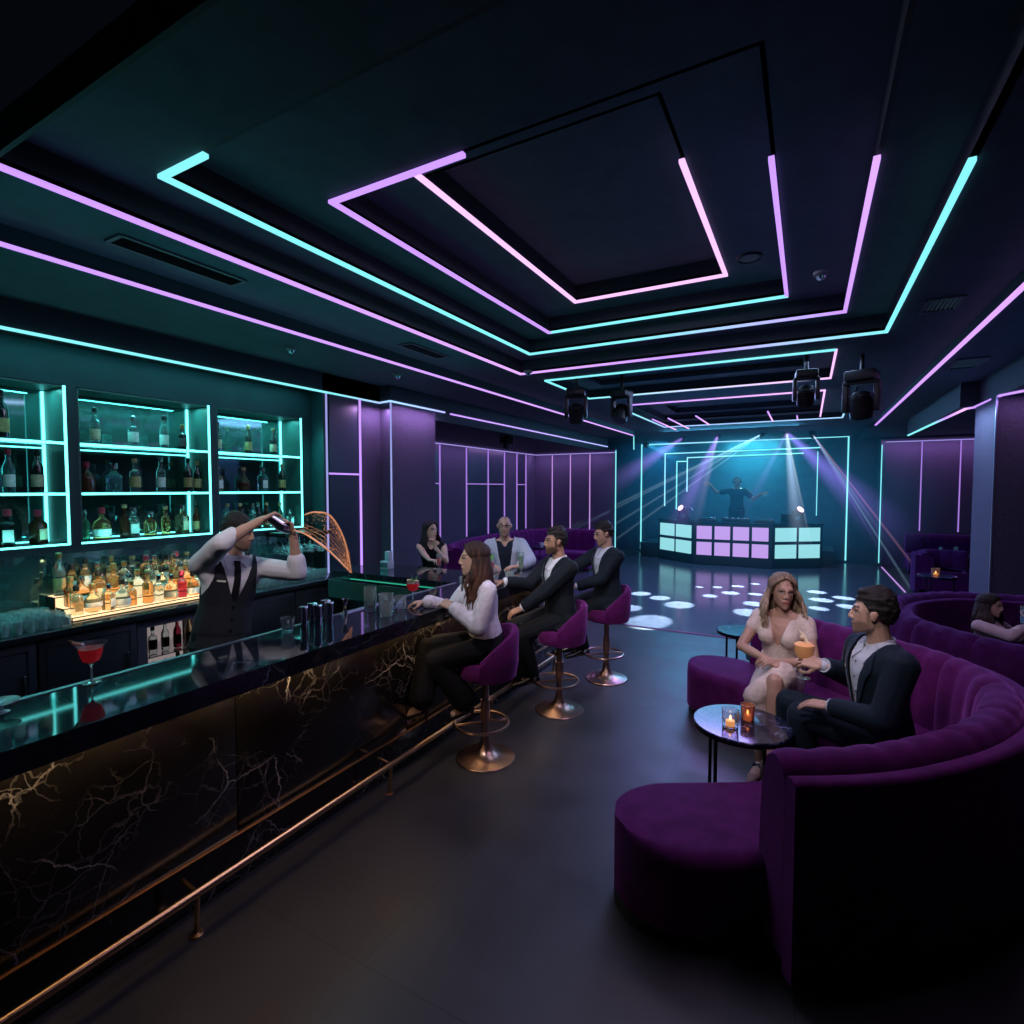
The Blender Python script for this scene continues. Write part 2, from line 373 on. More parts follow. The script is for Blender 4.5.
# stage portal frames
PY = 17.02
strip('outermost cyan LED frame on the stage wall around the performer', [(-4.66, PY, 0.05), (-4.66, PY, 3.38), (-1.9, PY, 3.39), (.93, PY, 3.40), (.93, PY, .05)], [CY, CY, BL, CY, CY], .055, axis='y')
strip('second cyan LED frame on the stage wall, open on one upper corner', [(-3.92, PY, 1.45), (-3.92, PY, 3.08), (.27, PY, 3.12)], [mixc(CY, BL, .4), mixc(CY, BL, .4), CY], .05, axis='y')
strip('lone cyan upright inside the stage frames on the lounge side', [(.22, PY, 1.25), (.22, PY, 3.02)], CY, .05, axis='x')
strip('innermost blue LED frame behind the performer', [(-3.25, PY, 1.9), (-3.25, PY, 2.94), (-.12, PY, 2.98)], [mixc(CY, BL, .7), mixc(CY, BL, .4), CY], .05, axis='y')
strip('small stepped cyan LED angle low on the stage wall', [(-3.56, PY, 1.35), (-3.56, PY, 2.83), (-3.27, PY, 2.83)], CY, .05, axis='y')
strip('cyan upright where the stage wall meets the panelled booth wall', [(1.62, 16.44, .1), (1.62, 16.44, 3.1)], CY, .05, axis='x')
for k, x in enumerate((2.44, 3.19, 3.95)):
    strip(f'{("first", "second", "third")[k]} purple upright from the stage on the panelled booth wall', [(x, 16.48, .95), (x, 16.48, 3.15)], PU, .045, mat='stripsoft', axis='x')
strip('thin purple line along the top of the panelled booth wall', [(1.7, 16.48, 3.17), (6, 16.48, 3.17)], mixc(PU, BL, .4), .03, mat='stripsoft')
strip('thin pink floor line along the lounge side of the dance floor', [(1.68, 12.6, .012), (1.68, 16.4, .012)], mixc(PU, PK, .4), .03, .012, mat='stripsoft')
strip('faint lilac glow drawn on the floor seam between concrete and dance floor', [(-2.3, 7.6, .010), (1.68, 7.6, .010)], tuple(.35*x for x in PU), .025, .010, mat='stripsoft')  # the seam is no lamp; its pale line is made to glow
strip('cyan end piece turning down from the soffit line by the stage', [(-3.76, 13.0, 3.28), (-3.76, 13.02, 2.95)], CY, .03, axis='x')

# ================================================================ CEILING FITTINGS
def vent(label, cx, cy, z, lx, ly):
    t = thing('ceiling_vent', label, 'vent', (cx, cy, z))
    f = MB()
    for s in (-1, 1):
        f.box((s*lx/2-.012, -ly/2, -.012), (s*lx/2+.012, ly/2, 0)); f.box((-lx/2, s*ly/2-.012, -.012), (lx/2, s*ly/2+.012, 0))
    f.build('frame', M['ventframe'], t, smooth=False)
    s_ = MB(); n = 8
    for i in range(n):
        if lx < ly: s_.obox((-lx/2+lx*(i+.5)/n, 0, -.004), (lx/n*.55, ly, .006), Matrix.Rotation(.5, 3, 'Y'))
        else: s_.obox((0, -ly/2+ly*(i+.5)/n, -.004), (lx, ly/n*.55, .006), Matrix.Rotation(.5, 3, 'X'))
    s_.build('louvre', M['blackmetal'], t, smooth=False)
M['ventframe'] = P('vent_frame', (.03, .045, .055), .5)
vent('long dark slot vent in the ceiling above the bar', -3.42, 1.98, 3.40, .16, .75)
vent('large square dark vent in the soffit above the lounge corner', 1.38, 4.0, 3.30, .34, .55)
vent('small square ceiling vent beside the cyan frame end', .86, 5.2, 3.40, .22, .32)
vent('dark ceiling vent beyond the booth light line', 1.42, 7.2, 3.30, .25, .5)
vent('faint slot vent above the bar aisle, farther along', -3.44, 4.4, 3.40, .16, .6)
t = thing('ceiling_speaker', 'round flush ceiling disc inside the deepest light frame', 'speaker', (-.45, 4.75, 3.85))
MB().lathe([(.001, -.012), (.075, -.012), (.085, 0)], seg=24).build('grille', M['ventframe'], t)
MB().lathe([(.086, -.004), (.095, -.014), (.10, 0)], seg=24).build('rim', M['blackmetal'], t)
def sensor(label, x, y, z, cone=False):
    t = thing('smoke_detector', label, 'detector', (x, y, z))
    MB().lathe([(.05, 0), (.05, -.02), (.035, -.03)], seg=18).build('base', P('sensor_grey', (.16, .17, .18), .5), t)
    MB().lathe([(.03, -.03), (.025, -.05), (.008, -.058)], seg=18).build('dome', M['steel'], t)
sensor('small round detector on the ceiling between lilac and cyan frames', .05, 4.5, 3.55)
sensor('small detector at the inner corner of the bar side frames', -2.95, 5.75, 3.4)
sensor('small pale detector on the soffit above the purple wall panel', -4.1, 4.75, 3.3)
sensor('tiny pale detector on the soffit above the third bottle cabinet', -4.2, 3.4, 3.3)
def moving_head(label, x, y, z, yaw, tilt, s=1.):
    t = thing('moving_head_light', label, 'stage light', (x, y, z), yaw)
    MB().box((-.13*s, -.13*s, -.10*s), (.13*s, .13*s, 0), .015).build('base', M['blackplastic'], t)
    MB().tube([(0, 0, 0), (0, 0, .28)], .02).build('clamp', M['blackmetal'], t)
    y_ = MB()
    for sx in (-1, 1): y_.box((sx*.135*s-.025*s, -.05*s, -.40*s), (sx*.135*s+.025*s, .05*s, -.10*s), .012)
    y_.box((-.15*s, -.06*s, -.13*s), (.15*s, .06*s, -.09*s), .01)
    y_.build('yoke', M['blackplastic'], t)
    rot = Matrix.Rotation(tilt, 4, 'X')
    h = MB().lathe([(.05*s, .13*s), (.085*s, .11*s), (.10*s, .02*s), (.105*s, -.10*s), (.10*s, -.13*s)], seg=20)
    for k in range(5): h.lathe([(.088*s, .09*s-k*.02*s), (.108*s, .088*s-k*.02*s), (.088*s, .082*s-k*.02*s)], seg=20)
    bmesh.ops.transform(h.bm, matrix=Matrix.Translation((0, 0, -.33*s)) @ rot, verts=h.bm.verts)
    hd = h.build('lamp_head', M['blackplastic'], t)
    l = MB().lathe([(.001, -.135*s), (.085*s, -.135*s), (.085*s, -.128*s)], seg=20)
    bmesh.ops.transform(l.bm, matrix=Matrix.Translation((0, 0, -.33*s)) @ rot, verts=l.bm.verts)
    l.build('lens', P('lens', (.05, .08, .12), .05, 0, coat=1), hd)
moving_head('black moving head light hanging where the soffit meets cyan frame corner', -2.62, 6.45, 3.26, .3, .5, .9)
moving_head('black moving head light hanging just beyond the first, towards the stage', -2.10, 6.7, 3.24, -.2, -.5, .85)
moving_head('black moving head light hanging in front of the stage recess lines', -.04, 6.6, 3.26, .1, .6, .8)
moving_head('biggest black moving head light, hanging by the cyan frame end', .47, 6.72, 3.22, -.3, .3, 1.05)
moving_head('small dark moving head light hanging in the alcove', -4.85, 8.6, 3.12, .5, .7, .8)
# ================================================================ BAR
BX0, BX1, BT = -2.84, -2.31, 1.13
bar = thing('bar_counter', 'long black marble bar counter with glowing warm underside and brass foot rail', 'bar counter', (-2.5, 2.5, 0))
def at_bar(mb): bmesh.ops.translate(mb.bm, verts=mb.bm.verts, vec=(2.5, -2.5, 0)); return mb
BE = 5.95
top = MB().prism([(BX0, YN+.3), (BX1, YN+.3), (BX1, BE), (BX0, BE), (BX0, 4.72), (-4.42, 4.72), (-4.42, 4.05), (BX0, 4.05)], BT-.095, BT)
at_bar(top).build('countertop', M['marbletop'], bar, smooth=False)
at_bar(MB().box((BX0+.0, YN+.3, BT-.14), (BX0+.03, 4.05, BT+.004))).build('edge_trim', P('bar_inner_edge', (.20, .20, .26), .35, .6), bar)
ys = [YN+.3, .35, 1.62, 2.9, 4.2, BE-.05]
for a, b in zip(ys, ys[1:]):
    at_bar(MB().box((BX1-.17, a+.003, .29), (BX1-.14, b-.003, BT-.095), .002)).build('front_panel', M['marble'], bar)
at_bar(MB().box((BX0+.1, YN+.3, .29), (BX1-.17, BE-.06, BT-.1)).box((-4.42, 4.2, 0), (-2.75, 4.6, BT-.1))).build('carcass', M['darkwood'], bar, smooth=False)
at_bar(MB().box((BX0+.12, YN+.3, 0), (BX1-.20, BE-.1, .28))).build('kick_plate', M['marble'], bar, smooth=False)
at_bar(MB().box((BX1-.145, YN+.3, .278), (BX1-.135, BE-.05, .290))).build('kick_trim', M['brass'], bar, smooth=False)
at_bar(MB().box((BX1-.13, YN+.3, BT-.106), (BX1-.105, BE-.1, BT-.097))).build('under_light', M['warm'], bar, smooth=False)
fr = at_bar(MB().tube([(-2.345, YN+.3, .2), (-2.345, BE-.1, .2)], .019, 12)).build('foot_rail', M['brass'], bar)
for y in (.1, 1.35, 2.62, 3.9, 5.2):
    p = MB().tube([(-2.345, y, .185), (-2.36, y, .005)], .011, 10).lathe([(.03, 0), (.03, .006), (.012, .012)], (-2.36, y, 0), 14).tube([(-2.345, y, .2), (-2.46, y, .215)], .010, 8)
    at_bar(p).build('rail_bracket', M['brass'], fr)
# ---- back counter: cabinets, worktop, fridge
t = thing('back_counter', 'dark worktop running along the wall under the bottle cabinets', 'worktop', (-4.7, 2.4, 0))
MB().box((-.29, -2.7, 1.0), (.30, 1.9, 1.045), .006).build('worktop', P('back_worktop', (.012, .018, .022), .12), t)
MB().box((-.295, -2.7, 1.045), (-.28, 1.9, 1.50)).build('backsplash', M['mirror'], t, smooth=False)
def cab(y0, y1, label, n=1):
    c = thing('base_cabinet', label, 'cabinet', (-4.7, (y0+y1)/2, 0)); h = (y1-y0)/2
    MB().box((-.28, -h+.003, .08), (.24, h-.003, .998)).build('carcass', M['darkwood'], c, smooth=False)
    MB().box((-.28, -h+.003, 0), (.18, h-.003, .08)).build('plinth', M['blackplastic'], c, smooth=False)
    for k in range(n):
        a = -h+2*h*k/n+.006; b = -h+2*h*(k+1)/n-.006
        d = MB().box((.24, a, .10), (.258, b, .985), .003)
        d.box((.255, a+.04, .14), (.262, a+.05, .94)).box((.255, b-.05, .14), (.262, b-.04, .94)).box((.255, a+.04, .14), (.262, b-.04, .15)).box((.255, a+.04, .93), (.262, b-.04, .94))
        dd = d.build('door', P('cabinet_door', (.018, .024, .030), .35), c)
        MB().box((.262, b-.075, .60), (.275, b-.06, .78), .003).build('handle', M['steel'], dd)
cab(-.2, .95, 'dark base cabinet at the viewer end of the back counter', 2)
cab(.95, 2.16, 'dark two door base cabinet beside the fridge under the packed glasses', 2)
cab(2.82, 3.6, 'dark base cabinet behind the bartender, past the fridge', 1)
cab(3.6, 4.28, 'dark base cabinet at the pillar end of the back counter', 1)
fg = thing('bar_fridge', 'under-counter glass door fridge lit white with bottles inside', 'fridge', (-4.7, 2.49, 0))
MB().box((-.28, -.32, .05), (.20, -.29, .99)).box((-.28, .29, .05), (.20, .32, .99)).box((-.28, -.32, .05), (.20, .32, .09)).box((-.28, -.32, .96), (.20, .32, .99)).box((-.28, -.32, .05), (-.25, .32, .99)).build('body', M['blackplastic'], fg, smooth=False)
fd = MB().box((.20, -.32, .05), (.235, -.25, .99)).box((.20, .25, .05), (.235, .32, .99)).box((.20, -.25, .05), (.235, .25, .15)).box((.20, -.25, .92), (.235, .25, .99)).build('door', P('fridge_frame', (.075, .085, .12), .3, .4), fg, smooth=False)
MB().box((.21, -.25, .15), (.218, .25, .92)).build('door_glass', P('fridge_glass', (.9, .95, 1), .02, trans=1, ior=1.1), fd, smooth=False)
MB().box((-.245, -.28, .10), (-.235, .28, .95)).build('back_light', P('fridge_back', (.4, .35, .38), .6, emit=(.85, .66, .62), es=.30), fg, smooth=False)
for z in (.40, .66): MB().box((-.235, -.285, z), (.19, .285, z+.008)).build('shelf', M['steel'], fg, smooth=False)

# ---- bottles -----------------------------------------------------
GL = dict(
    clear=P('bottle_clear', (.80, .95, .95), .06, trans=.93, ior=1.35), aqua=P('bottle_aqua', (.35, .85, .88), .08, trans=.9, ior=1.35),
    amber=P('bottle_amber', (.88, .46, .18), .08, trans=.88, ior=1.35), brown=P('bottle_brown', (.10, .035, .018), .12, trans=.35, ior=1.4),
    dark=P('bottle_dark', (.012, .020, .020), .10, coat=.5), green=P('bottle_green', (.05, .22, .12), .1, trans=.6, ior=1.4),
    ruby=P('bottle_ruby', (.50, .05, .10), .1, trans=.8, ior=1.35), honey=P('bottle_honey', (.96, .74, .44), .08, trans=.88, ior=1.35))
CAPM = dict(black=M['blackplastic'], red=P('cap_red', (.35, .02, .05), .4), gold=P('cap_gold', (.75, .50, .22), .3, .9), silver=M['steel'], cork=P('cork', (.35, .20, .10), .8))
LABM = dict(cream=P('label_cream', (.60, .50, .34), .7, nscale=30, namt=.25), white=P('label_white', (.68, .70, .68), .7, nscale=30, namt=.2), tan=P('label_tan', (.42, .27, .12), .7, nscale=40, namt=.4), dark=P('label_dark', (.07, .06, .07), .6, nscale=40, namt=.5))
PROF = {  # body profile (r, z), shoulders and neck; heights normalised later
    'tall': [(.034, 0), (.037, .004), (.037, .17), (.034, .19), (.016, .235), (.014, .29), (.016, .292), (.016, .30)],
    'wine': [(.034, 0), (.037, .004), (.037, .18), (.032, .205), (.015, .24), (.0135, .30)],
    'squat': [(.050, 0), (.054, .005), (.055, .10), (.047, .13), (.020, .155), (.016, .17), (.016, .205), (.019, .207), (.019, .215)],
    'round': [(.030, 0), (.045, .01), (.058, .05), (.055, .085), (.035, .12), (.018, .145), (.014, .19), (.017, .192), (.017, .20)],
    'square': [(.044, 0), (.047, .004), (.047, .135), (.040, .15), (.018, .165), (.016, .21), (.019, .212), (.019, .22)],
    'shoulder': [(.036, 0), (.039, .004), (.040, .15), (.037, .172), (.020, .185), (.015, .20), (.014, .255), (.017, .257), (.017, .262)],
    'decanter': [(.040, 0), (.050, .01), (.052, .10), (.056, .115), (.030, .14), (.015, .155), (.014, .19), (.022, .195), (.022, .20)],
}
_bm = {}
def bottle_proto(kind, glass, cap, lab):
    key = (kind, glass, cap, lab)
    if key in _bm: return _bm[key]
    pr = PROF[kind]; seg = 4 if kind == 'square' else 18
    b = MB()
    if kind == 'square':
        n = 16; rings = []
        b.lathe(pr, seg=16)
        for v in b.bm.verts:
            r = math.hypot(v.co.x, v.co.y)
            if r > .03:
                a = math.atan2(v.co.y, v.co.x); k = .92/max(abs(math.cos(a)), abs(math.sin(a))); k = min(k, 1.22); v.co.x *= k; v.co.y *= k*.8
    else: b.lathe(pr, seg=18)
    me = b.mesh('bottle'); me.materials.append(GL[glass])
    zt = pr[-1][1]; rn = pr[-1][0]
    c = MB().lathe([(rn+.002, zt-.028), (rn+.003, zt-.026), (rn+.003, zt+.012), (rn-.002, zt+.016)] if cap != 'cork' else [(rn-.002, zt-.01), (rn+.004, zt), (rn+.004, zt+.018), (rn, zt+.024)], seg=14)
    cm = c.mesh('cap'); cm.materials.append(CAPM[cap])
    lm = None
    if lab:
        body = [p for p in pr if p[0] > .03]; r0 = max(p[0] for p in body)
        if kind == 'square': lb = MB().box((.0455*.92+.002, -.026, .03), (.0455*.92+.0045, .026, .105))
        else:
            z0, z1 = (.02, .075) if kind in ('round', 'squat', 'decanter') else (.04, .13)
            if kind == 'round': z0, z1, r0 = .045, .08, .0575
            lb = MB().lathe([(r0+.0012, z0), (r0+.0014, z0+.001), (r0+.0014, z1-.001), (r0+.0012, z1)], seg=18, cap=False)
        lm = lb.mesh('label'); lm.materials.append(LABM[lab])
    _bm[key] = (me, cm, lm); return _bm[key]
def bottle(x, y, z, kind, glass, cap, lab, label, s=1., rz=0, group=None):
    me, cm, lm = bottle_proto(kind, glass, cap, lab)
    o = bpy.data.objects.new('liquor_bottle', me); link(o); o.location = (x, y, z+.001); o.scale = (s, s, s); o.rotation_euler = (0, 0, rz)
    tag(o, label, 'bottle', group)
    c = bpy.data.objects.new('cap', cm); link(c, o)
    if lm: l = bpy.data.objects.new('paper_label', lm); link(l, o)
    return o

# ---- shelf cabinets ------------------------------------------------
UNAME = ('end cabinet', 'central cabinet', 'pillar-side cabinet')
for u, (y0, y1) in enumerate(UN):
    yc = (y0+y1)/2; h = (y1-y0)/2-.004
    t = thing('display_cabinet', ('mirror-backed bottle cabinet cut off by the frame, cyan lit, farthest from the pillar', 'mirror-backed cyan lit bottle cabinet between the other two', 'mirror-backed cyan lit bottle cabinet behind the bartender, beside the panelled wall')[u], 'cabinet', (-5.0, yc, SZ0), 0, None)
    H_ = SZ1-SZ0-.004
    MB().box((-.33, -h, .004), (-.004, -h+.012, H_)).box((-.33, h-.012, .004), (-.004, h, H_)).box((-.33, -h, .004), (-.004, h, .016)).box((-.33, -h, H_-.012), (-.004, h, H_)).build('frame', M['shelfside'], t, smooth=False)
    MB().box((-.345, -h, .004), (-.332, h, H_)).build('mirror_back', M['mirror'], t, smooth=False)
    for zs in (1.97, 2.36):
        s_ = MB().box((-.328, -h+.013, zs-.022-SZ0), (-.01, h-.013, zs-SZ0)).build('shelf', M['shelfglass'], t, smooth=False)
        MB().box((-.010, -h+.013, zs-.022-SZ0), (.000, h-.013, zs-.004-SZ0)).build('shelf_light', M['shelfled'], s_, smooth=False)
        if zs > 2: MB().box((-.330, -h+.013, zs-.045-SZ0), (-.322, h-.013, zs-.035-SZ0)).build('shelf_light', M['shelfled'], s_, smooth=False)
    MB().box((-.004, h-.012, .004), (.006, h+.004, H_)).build('upright_light', M['shelfled'], t, smooth=False)
    MB().box((-.328, h-.030, .016), (-.314, h-.014, H_-.02)).build('upright_light', M['shelfled'], t, smooth=False)
    MB().box((-.010, -h, .002), (.004, h, .016)).build('base_light', M['shelfled'], t, smooth=False)
    MB().box((-.328, -h+.02, .017), (-.316, h-.04, .026)).build('base_light', M['shelfled'], t, smooth=False)
ORD = ('first', 'second', 'third', 'fourth', 'fifth', 'sixth', 'seventh', 'eighth', 'ninth', 'tenth', 'eleventh', 'twelfth', 'thirteenth', 'fourteenth', 'fifteenth', 'sixteenth', 'seventeenth', 'eighteenth', 'nineteenth', 'twentieth')
CW = dict(clear='clear', aqua='aqua clear', amber='amber', brown='brown', dark='dark', green='green', ruby='ruby red', honey='honey coloured')
KW = dict(tall='tall', wine='long-necked', squat='squat', round='round-bellied', square='square', shoulder='high-shouldered', decanter='decanter style')
# (cabinet, level): list of (y, kind, glass, cap, label, scale)
SH = {
 (0, 2): [(1.64, 'wine', 'dark', 'black', 'tan', 1.12), (1.38, 'tall', 'dark', 'gold', None, 1.05)],
 (0, 1): [(1.58, 'shoulder', 'aqua', 'silver', None, 1.08), (1.66, 'tall', 'aqua', 'red', 'white', 1.0), (1.84, 'wine', 'dark', 'black', 'cream', 1.02), (1.44, 'tall', 'clear', 'silver', None, 1.)],
 (0, 0): [(1.57, 'squat', 'dark', 'red', None, 1.15), (1.645, 'square', 'dark', 'red', 'white', 1.15), (1.83, 'square', 'brown', 'red', 'cream', 1.1), (1.42, 'shoulder', 'brown', 'red', None, 1.)],
 (1, 2): [(2.22, 'tall', 'clear', 'black', 'cream', .95), (2.50, 'shoulder', 'clear', 'silver', 'white', .95), (2.78, 'tall', 'clear', 'black', 'white', .95), (2.95, 'shoulder', 'dark', 'gold', 'dark', .85)],
 (1, 1): [(2.15, 'squat', 'brown', 'red', None, 1.05), (2.36, 'decanter', 'aqua', 'silver', None, 1.12), (2.50, 'shoulder', 'clear', 'cork', 'tan', 1.0), (2.73, 'tall', 'clear', 'silver', 'white', .98), (2.98, 'wine', 'dark', 'black', 'tan', 1.0), (3.05, 'tall', 'dark', 'gold', 'tan', .92)],
 (1, 0): [(2.12, 'shoulder', 'green', 'silver', None, .9), (2.25, 'squat', 'amber', 'red', 'white', 1.15), (2.44, 'shoulder', 'brown', 'cork', None, 1.), (2.50, 'square', 'clear', 'silver', 'white', 1.1), (2.63, 'decanter', 'amber', 'silver', None, 1.0), (2.75, 'shoulder', 'amber', 'cork', None, .92), (2.92, 'square', 'honey', 'silver', 'cream', 1.15), (3.04, 'tall', 'brown', 'black', 'tan', .85)],
 (2, 2): [(3.29, 'tall', 'clear', 'black', 'cream', .95), (3.62, 'wine', 'dark', 'gold', 'tan', .95), (3.88, 'tall', 'dark', 'cork', 'cream', .9)],
 (2, 1): [(3.26, 'square', 'honey', 'cork', 'white', 1.), (3.56, 'round', 'brown', 'cork', None, 1.1), (3.77, 'square', 'aqua', 'silver', 'white', 1.1), (4.02, 'wine', 'dark', 'gold', 'tan', .95)],
 (2, 0): [(3.34, 'shoulder', 'clear', 'cork', None, .95), (3.48, 'shoulder', 'brown', 'cork', 'cream', .95), (3.62, 'wine', 'clear', 'silver', None, .85), (3.70, 'tall', 'dark', 'silver', None, .85), (3.82, 'shoulder', 'brown', 'cork', 'tan', .95), (3.98, 'tall', 'green', 'gold', 'tan', .85), (4.08, 'square', 'clear', 'silver', 'white', .8)],
}
LV = ((1.577, 'bottom'), (1.971, 'middle'), (2.361, 'top'))
for (u, lv), lst in SH.items():
    lst = sorted(lst, key=lambda a: -a[0])
    for k, (y, kind, g, cap, lab, s) in enumerate(lst):
        bottle(-5.10-random.random()*.07, y, LV[lv][0], kind, g, cap, lab, f'{CW[g]} {KW[kind]} bottle, {ORD[k]} from pillar end, {LV[lv][1]} shelf of {UNAME[u]}', s, random.uniform(-.5, .5))
# ---- amber lit bottle stand on the back counter
M['amberglow'] = P('amber_glow', (.5, .3, .12), .4, emit=(1.0, .68, .38), es=1.25)
ds = thing('lit_bottle_stand', 'stepped amber lit stand crowded with liquor bottles on the back counter', 'stand', (-4.78, 2.3, 1.045))
for k, (x0, x1, z) in enumerate(((-.20, -.06, .15), (-.06, .08, .08), (.08, .20, .03))):
    st = MB().box((x0, -.49, 0), (x1, .58, z), .003).build('step', P('stand_step', (.05, .03, .02), .25), ds)
    MB().box((x1, -.49, .008), (x1+.004, .57, z-.006)).build('step_light', M['amberglow'], st, smooth=False)
    MB().box((x0+.02, -.49, z), (x1-.01, .57, z+.003)).build('step_light', M['amberglow'], st, smooth=False)
kinds = ['tall', 'shoulder', 'square', 'squat', 'wine', 'round', 'square', 'shoulder']
rows = ((-4.91, .153, 'back', 12), (-4.77, .083, 'middle', 11), (-4.65, .033, 'front', 11))
for x, dz, rn, n in rows:
    for k in range(n):
        y = 2.3+.55-(k+.5+random.uniform(-.15, .15))*1.03/n
        kd = random.choice(kinds if rn != 'front' else ['square', 'squat', 'square', 'round', 'shoulder'])
        g = random.choice(['amber', 'honey', 'honey', 'clear', 'amber', 'ruby' if k < 4 else 'honey', 'clear' if rn == 'back' else 'amber'])
        cp = random.choice(['black', 'gold', 'silver', 'cork', 'red' if k < 5 else 'gold']); lb = random.choice(['cream', 'white', 'tan', None, None])
        bottle(x+random.uniform(-.012, .012), y, 1.045+dz, kd, g, cp, lb, f'{CW[g]} {KW[kd]} bottle, {ORD[k]} from bartender, {rn} row of amber lit stand', random.uniform(.88, 1.04) if rn != 'front' else random.uniform(.8, 1.0), random.uniform(-.5, .5))
# bottles in the fridge
for z, n, wn in ((.674, 6, 'upper'), (.414, 6, 'middle')):
    for k in range(n):
        g = random.choice(['clear', 'ruby', 'honey', 'green']); kd = random.choice(['shoulder', 'tall', 'square'])
        bottle(-4.60, 2.25+k*.096, z, kd, g, random.choice(['silver', 'red', 'gold']), random.choice(['white', 'cream']), f'{CW[g]} {KW[kd]} bottle, {ORD[n-1-k]} from bartender, {wn} shelf inside the fridge', .78)

# ---- glassware ------------------------------------------------------
M['glass'] = P('drinking_glass', (.85, .97, 1), .03, trans=.84, ior=1.38)
M['glassrim'] = P('glass_rim', (.75, .9, .92), .12, trans=.6, ior=1.3)
def glass_mesh(prof, name, th=.002, seg=18):
    inner = [(max(.001, r-th), z+(.004 if i == 0 else 0)) for i, (r, z) in enumerate(prof)][::-1]
    return MB().lathe([(.001, prof[0][1])]+prof+inner+[(.001, inner[-1][1])], seg=seg, cap=False).mesh(name)
def gmesh(name, prof, th=.002, seg=18):
    me = glass_mesh(prof, name, th, seg); me.materials.append(M['glass']); return me
M['pressed'] = P('pressed_glass', (.75, .92, .95), .05, trans=.76, ior=1.4)
TUM = gmesh('tumbler', [(.030, 0), (.031, .003), (.037, .09)], .003, 9); TUM.materials.clear(); TUM.materials.append(M['pressed'])
HIB = gmesh('highball_glass', [(.029, 0), (.030, .003), (.033, .145)])
ROC = gmesh('rocks_glass', [(.040, 0), (.042, .004), (.044, .09)], .004)
def put(me, name, cat, x, y, z, label, group=None, s=1., rot=None):
    o = bpy.data.objects.new(name, me); link(o); o.location = (x, y, z+.0008); o.scale = (s, s, s)
    if rot: o.rotation_euler = rot
    return tag(o, label, cat, group)
# packed tumblers on the back counter, viewer end
for i in range(6):
    for j in range(11):
        put(TUM, 'tumbler', 'glass', -4.93+i*.086, 1.08+j*.066, 1.045, 'clear tumbler in the packed rows on the back counter beside the amber stand', 'packed tumblers beside the amber stand', random.uniform(.85, 1.0))
for i in range(5):
    for j in range(12):
        put(TUM, 'tumbler', 'glass', -4.92+i*.086, 3.22+j*.078, 1.045, 'clear tumbler in the packed rows on the back counter by the pillar', 'packed tumblers by the pillar', random.uniform(.85, 1.0))
STEM = MB().lathe([(.032, 0), (.032, .002), (.006, .006), (.0035, .02), (.0035, .09), (.012, .10), (.034, .125), (.038, .155), (.034, .19)], seg=16, cap=False).mesh('wine_glass'); STEM.materials.append(M['glass'])
rk = thing('hanging_glass_rack', 'dark rack under the pillar-side cabinet with upside-down stemmed glasses', 'rack', (-4.80, 3.96, 1.46))
MB().box((-.16, -.28, .06), (.14, .28, .075)).build('plate', M['blackmetal'], rk, smooth=False)
for k in range(5): MB().box((-.16, -.28+k*.14-.008, .035), (.14, -.28+k*.14+.008, .06)).build('rail', M['blackmetal'], rk, smooth=False)
MB().box((-.19, -.28, .03), (-.175, .28, .09)).build('wall_bracket', M['blackmetal'], rk, smooth=False)
for i in range(3):
    for k in range(4):
        put(STEM, 'wine_glass', 'glass', -4.9+i*.09, 3.75+k*.14, 1.497, 'stemmed glass hanging upside down in the rack above the packed tumblers', 'stemmed glasses hanging in the rack', 1., (PI, 0, 0))

# ---- things on the bar top
def coupe(name, label, cat, x, y, z, bowl, stem_h, liq, liqm, s=1.):
    t = thing(name, label, cat, (x, y, z+.001)); t.scale = (s, s, s)
    st = MB().lathe([(.001, 0), (.036, 0), (.037, .002), (.010, .007), (.0045, .015), (.004, stem_h-.01), (.010, stem_h)], seg=20).mesh('stem'); st.materials.append(M['glass'])
    o = bpy.data.objects.new('stem', st); link(o, t)
    pr = [(r, zz+stem_h) for r, zz in bowl]
    me = gmesh('bowl', pr, .0016, 24); o = bpy.data.objects.new('bowl', me); link(o, t)
    if liq: MB().lathe([(r+.0024, zz+stem_h+.001) for r, zz in liq], seg=24).build('drink', liqm, t)
    return t
M['red'] = P('red_cocktail', (.55, .015, .03), .15, trans=.25, emit=(.6, .02, .03), es=.12)  # slight self-glow brightens the drink, which is no light source
M['orange'] = P('orange_cocktail', (.85, .40, .16), .4, emit=(.8, .35, .15), es=.04)  # faint emission lifts the drink's colour; nothing here is a lamp
M['greendrink'] = P('green_garnish', (.16, .55, .10), .4, emit=(.2, .8, .15), es=.04)  # drink and garnish lightly self-lit to look brighter
t = coupe('martini_glass', 'red cocktail with a brown garnish standing alone on the viewer end of the bar', 'cocktail', -2.79, 1.165, BT,
          [(.006, 0), (.030, .015), (.040, .045), (.046, .075), (.058, .092), (.060, .094)], .085, [(.004, .003), (.029, .016), (.039, .046), (.044, .072)], M['red'], 1.0)
MB().obox((-.035, -.045, .185), (.022, .075, .012), Matrix.Rotation(-.5, 3, 'X') @ Matrix.Rotation(.6, 3, 'Z'), .003).build('garnish', P('garnish_brown', (.45, .26, .14), .8, nscale=40), t)
t = thing('glass_dish', 'low clear glass dish at the frame edge of the bar top', 'dish', (-2.72, .83, BT+.001))
MB().lathe([(.001, 0), (.03, 0), (.032, .004), (.012, .012), (.012, .03), (.04, .036), (.062, .045), (.06, .048), (.03, .041), (.001, .038)], seg=24, cap=False).build('bowl', M['glassrim'], t)
t = thing('tumbler_of_ice', 'faceted tumbler standing alone in front of the bartender', 'glass', (-2.74, 2.16, BT+.001))
o = bpy.data.objects.new('glass', gmesh('glass', [(.030, 0), (.031, .004), (.042, .085), (.043, .09)], .003, 10)); link(o, t)
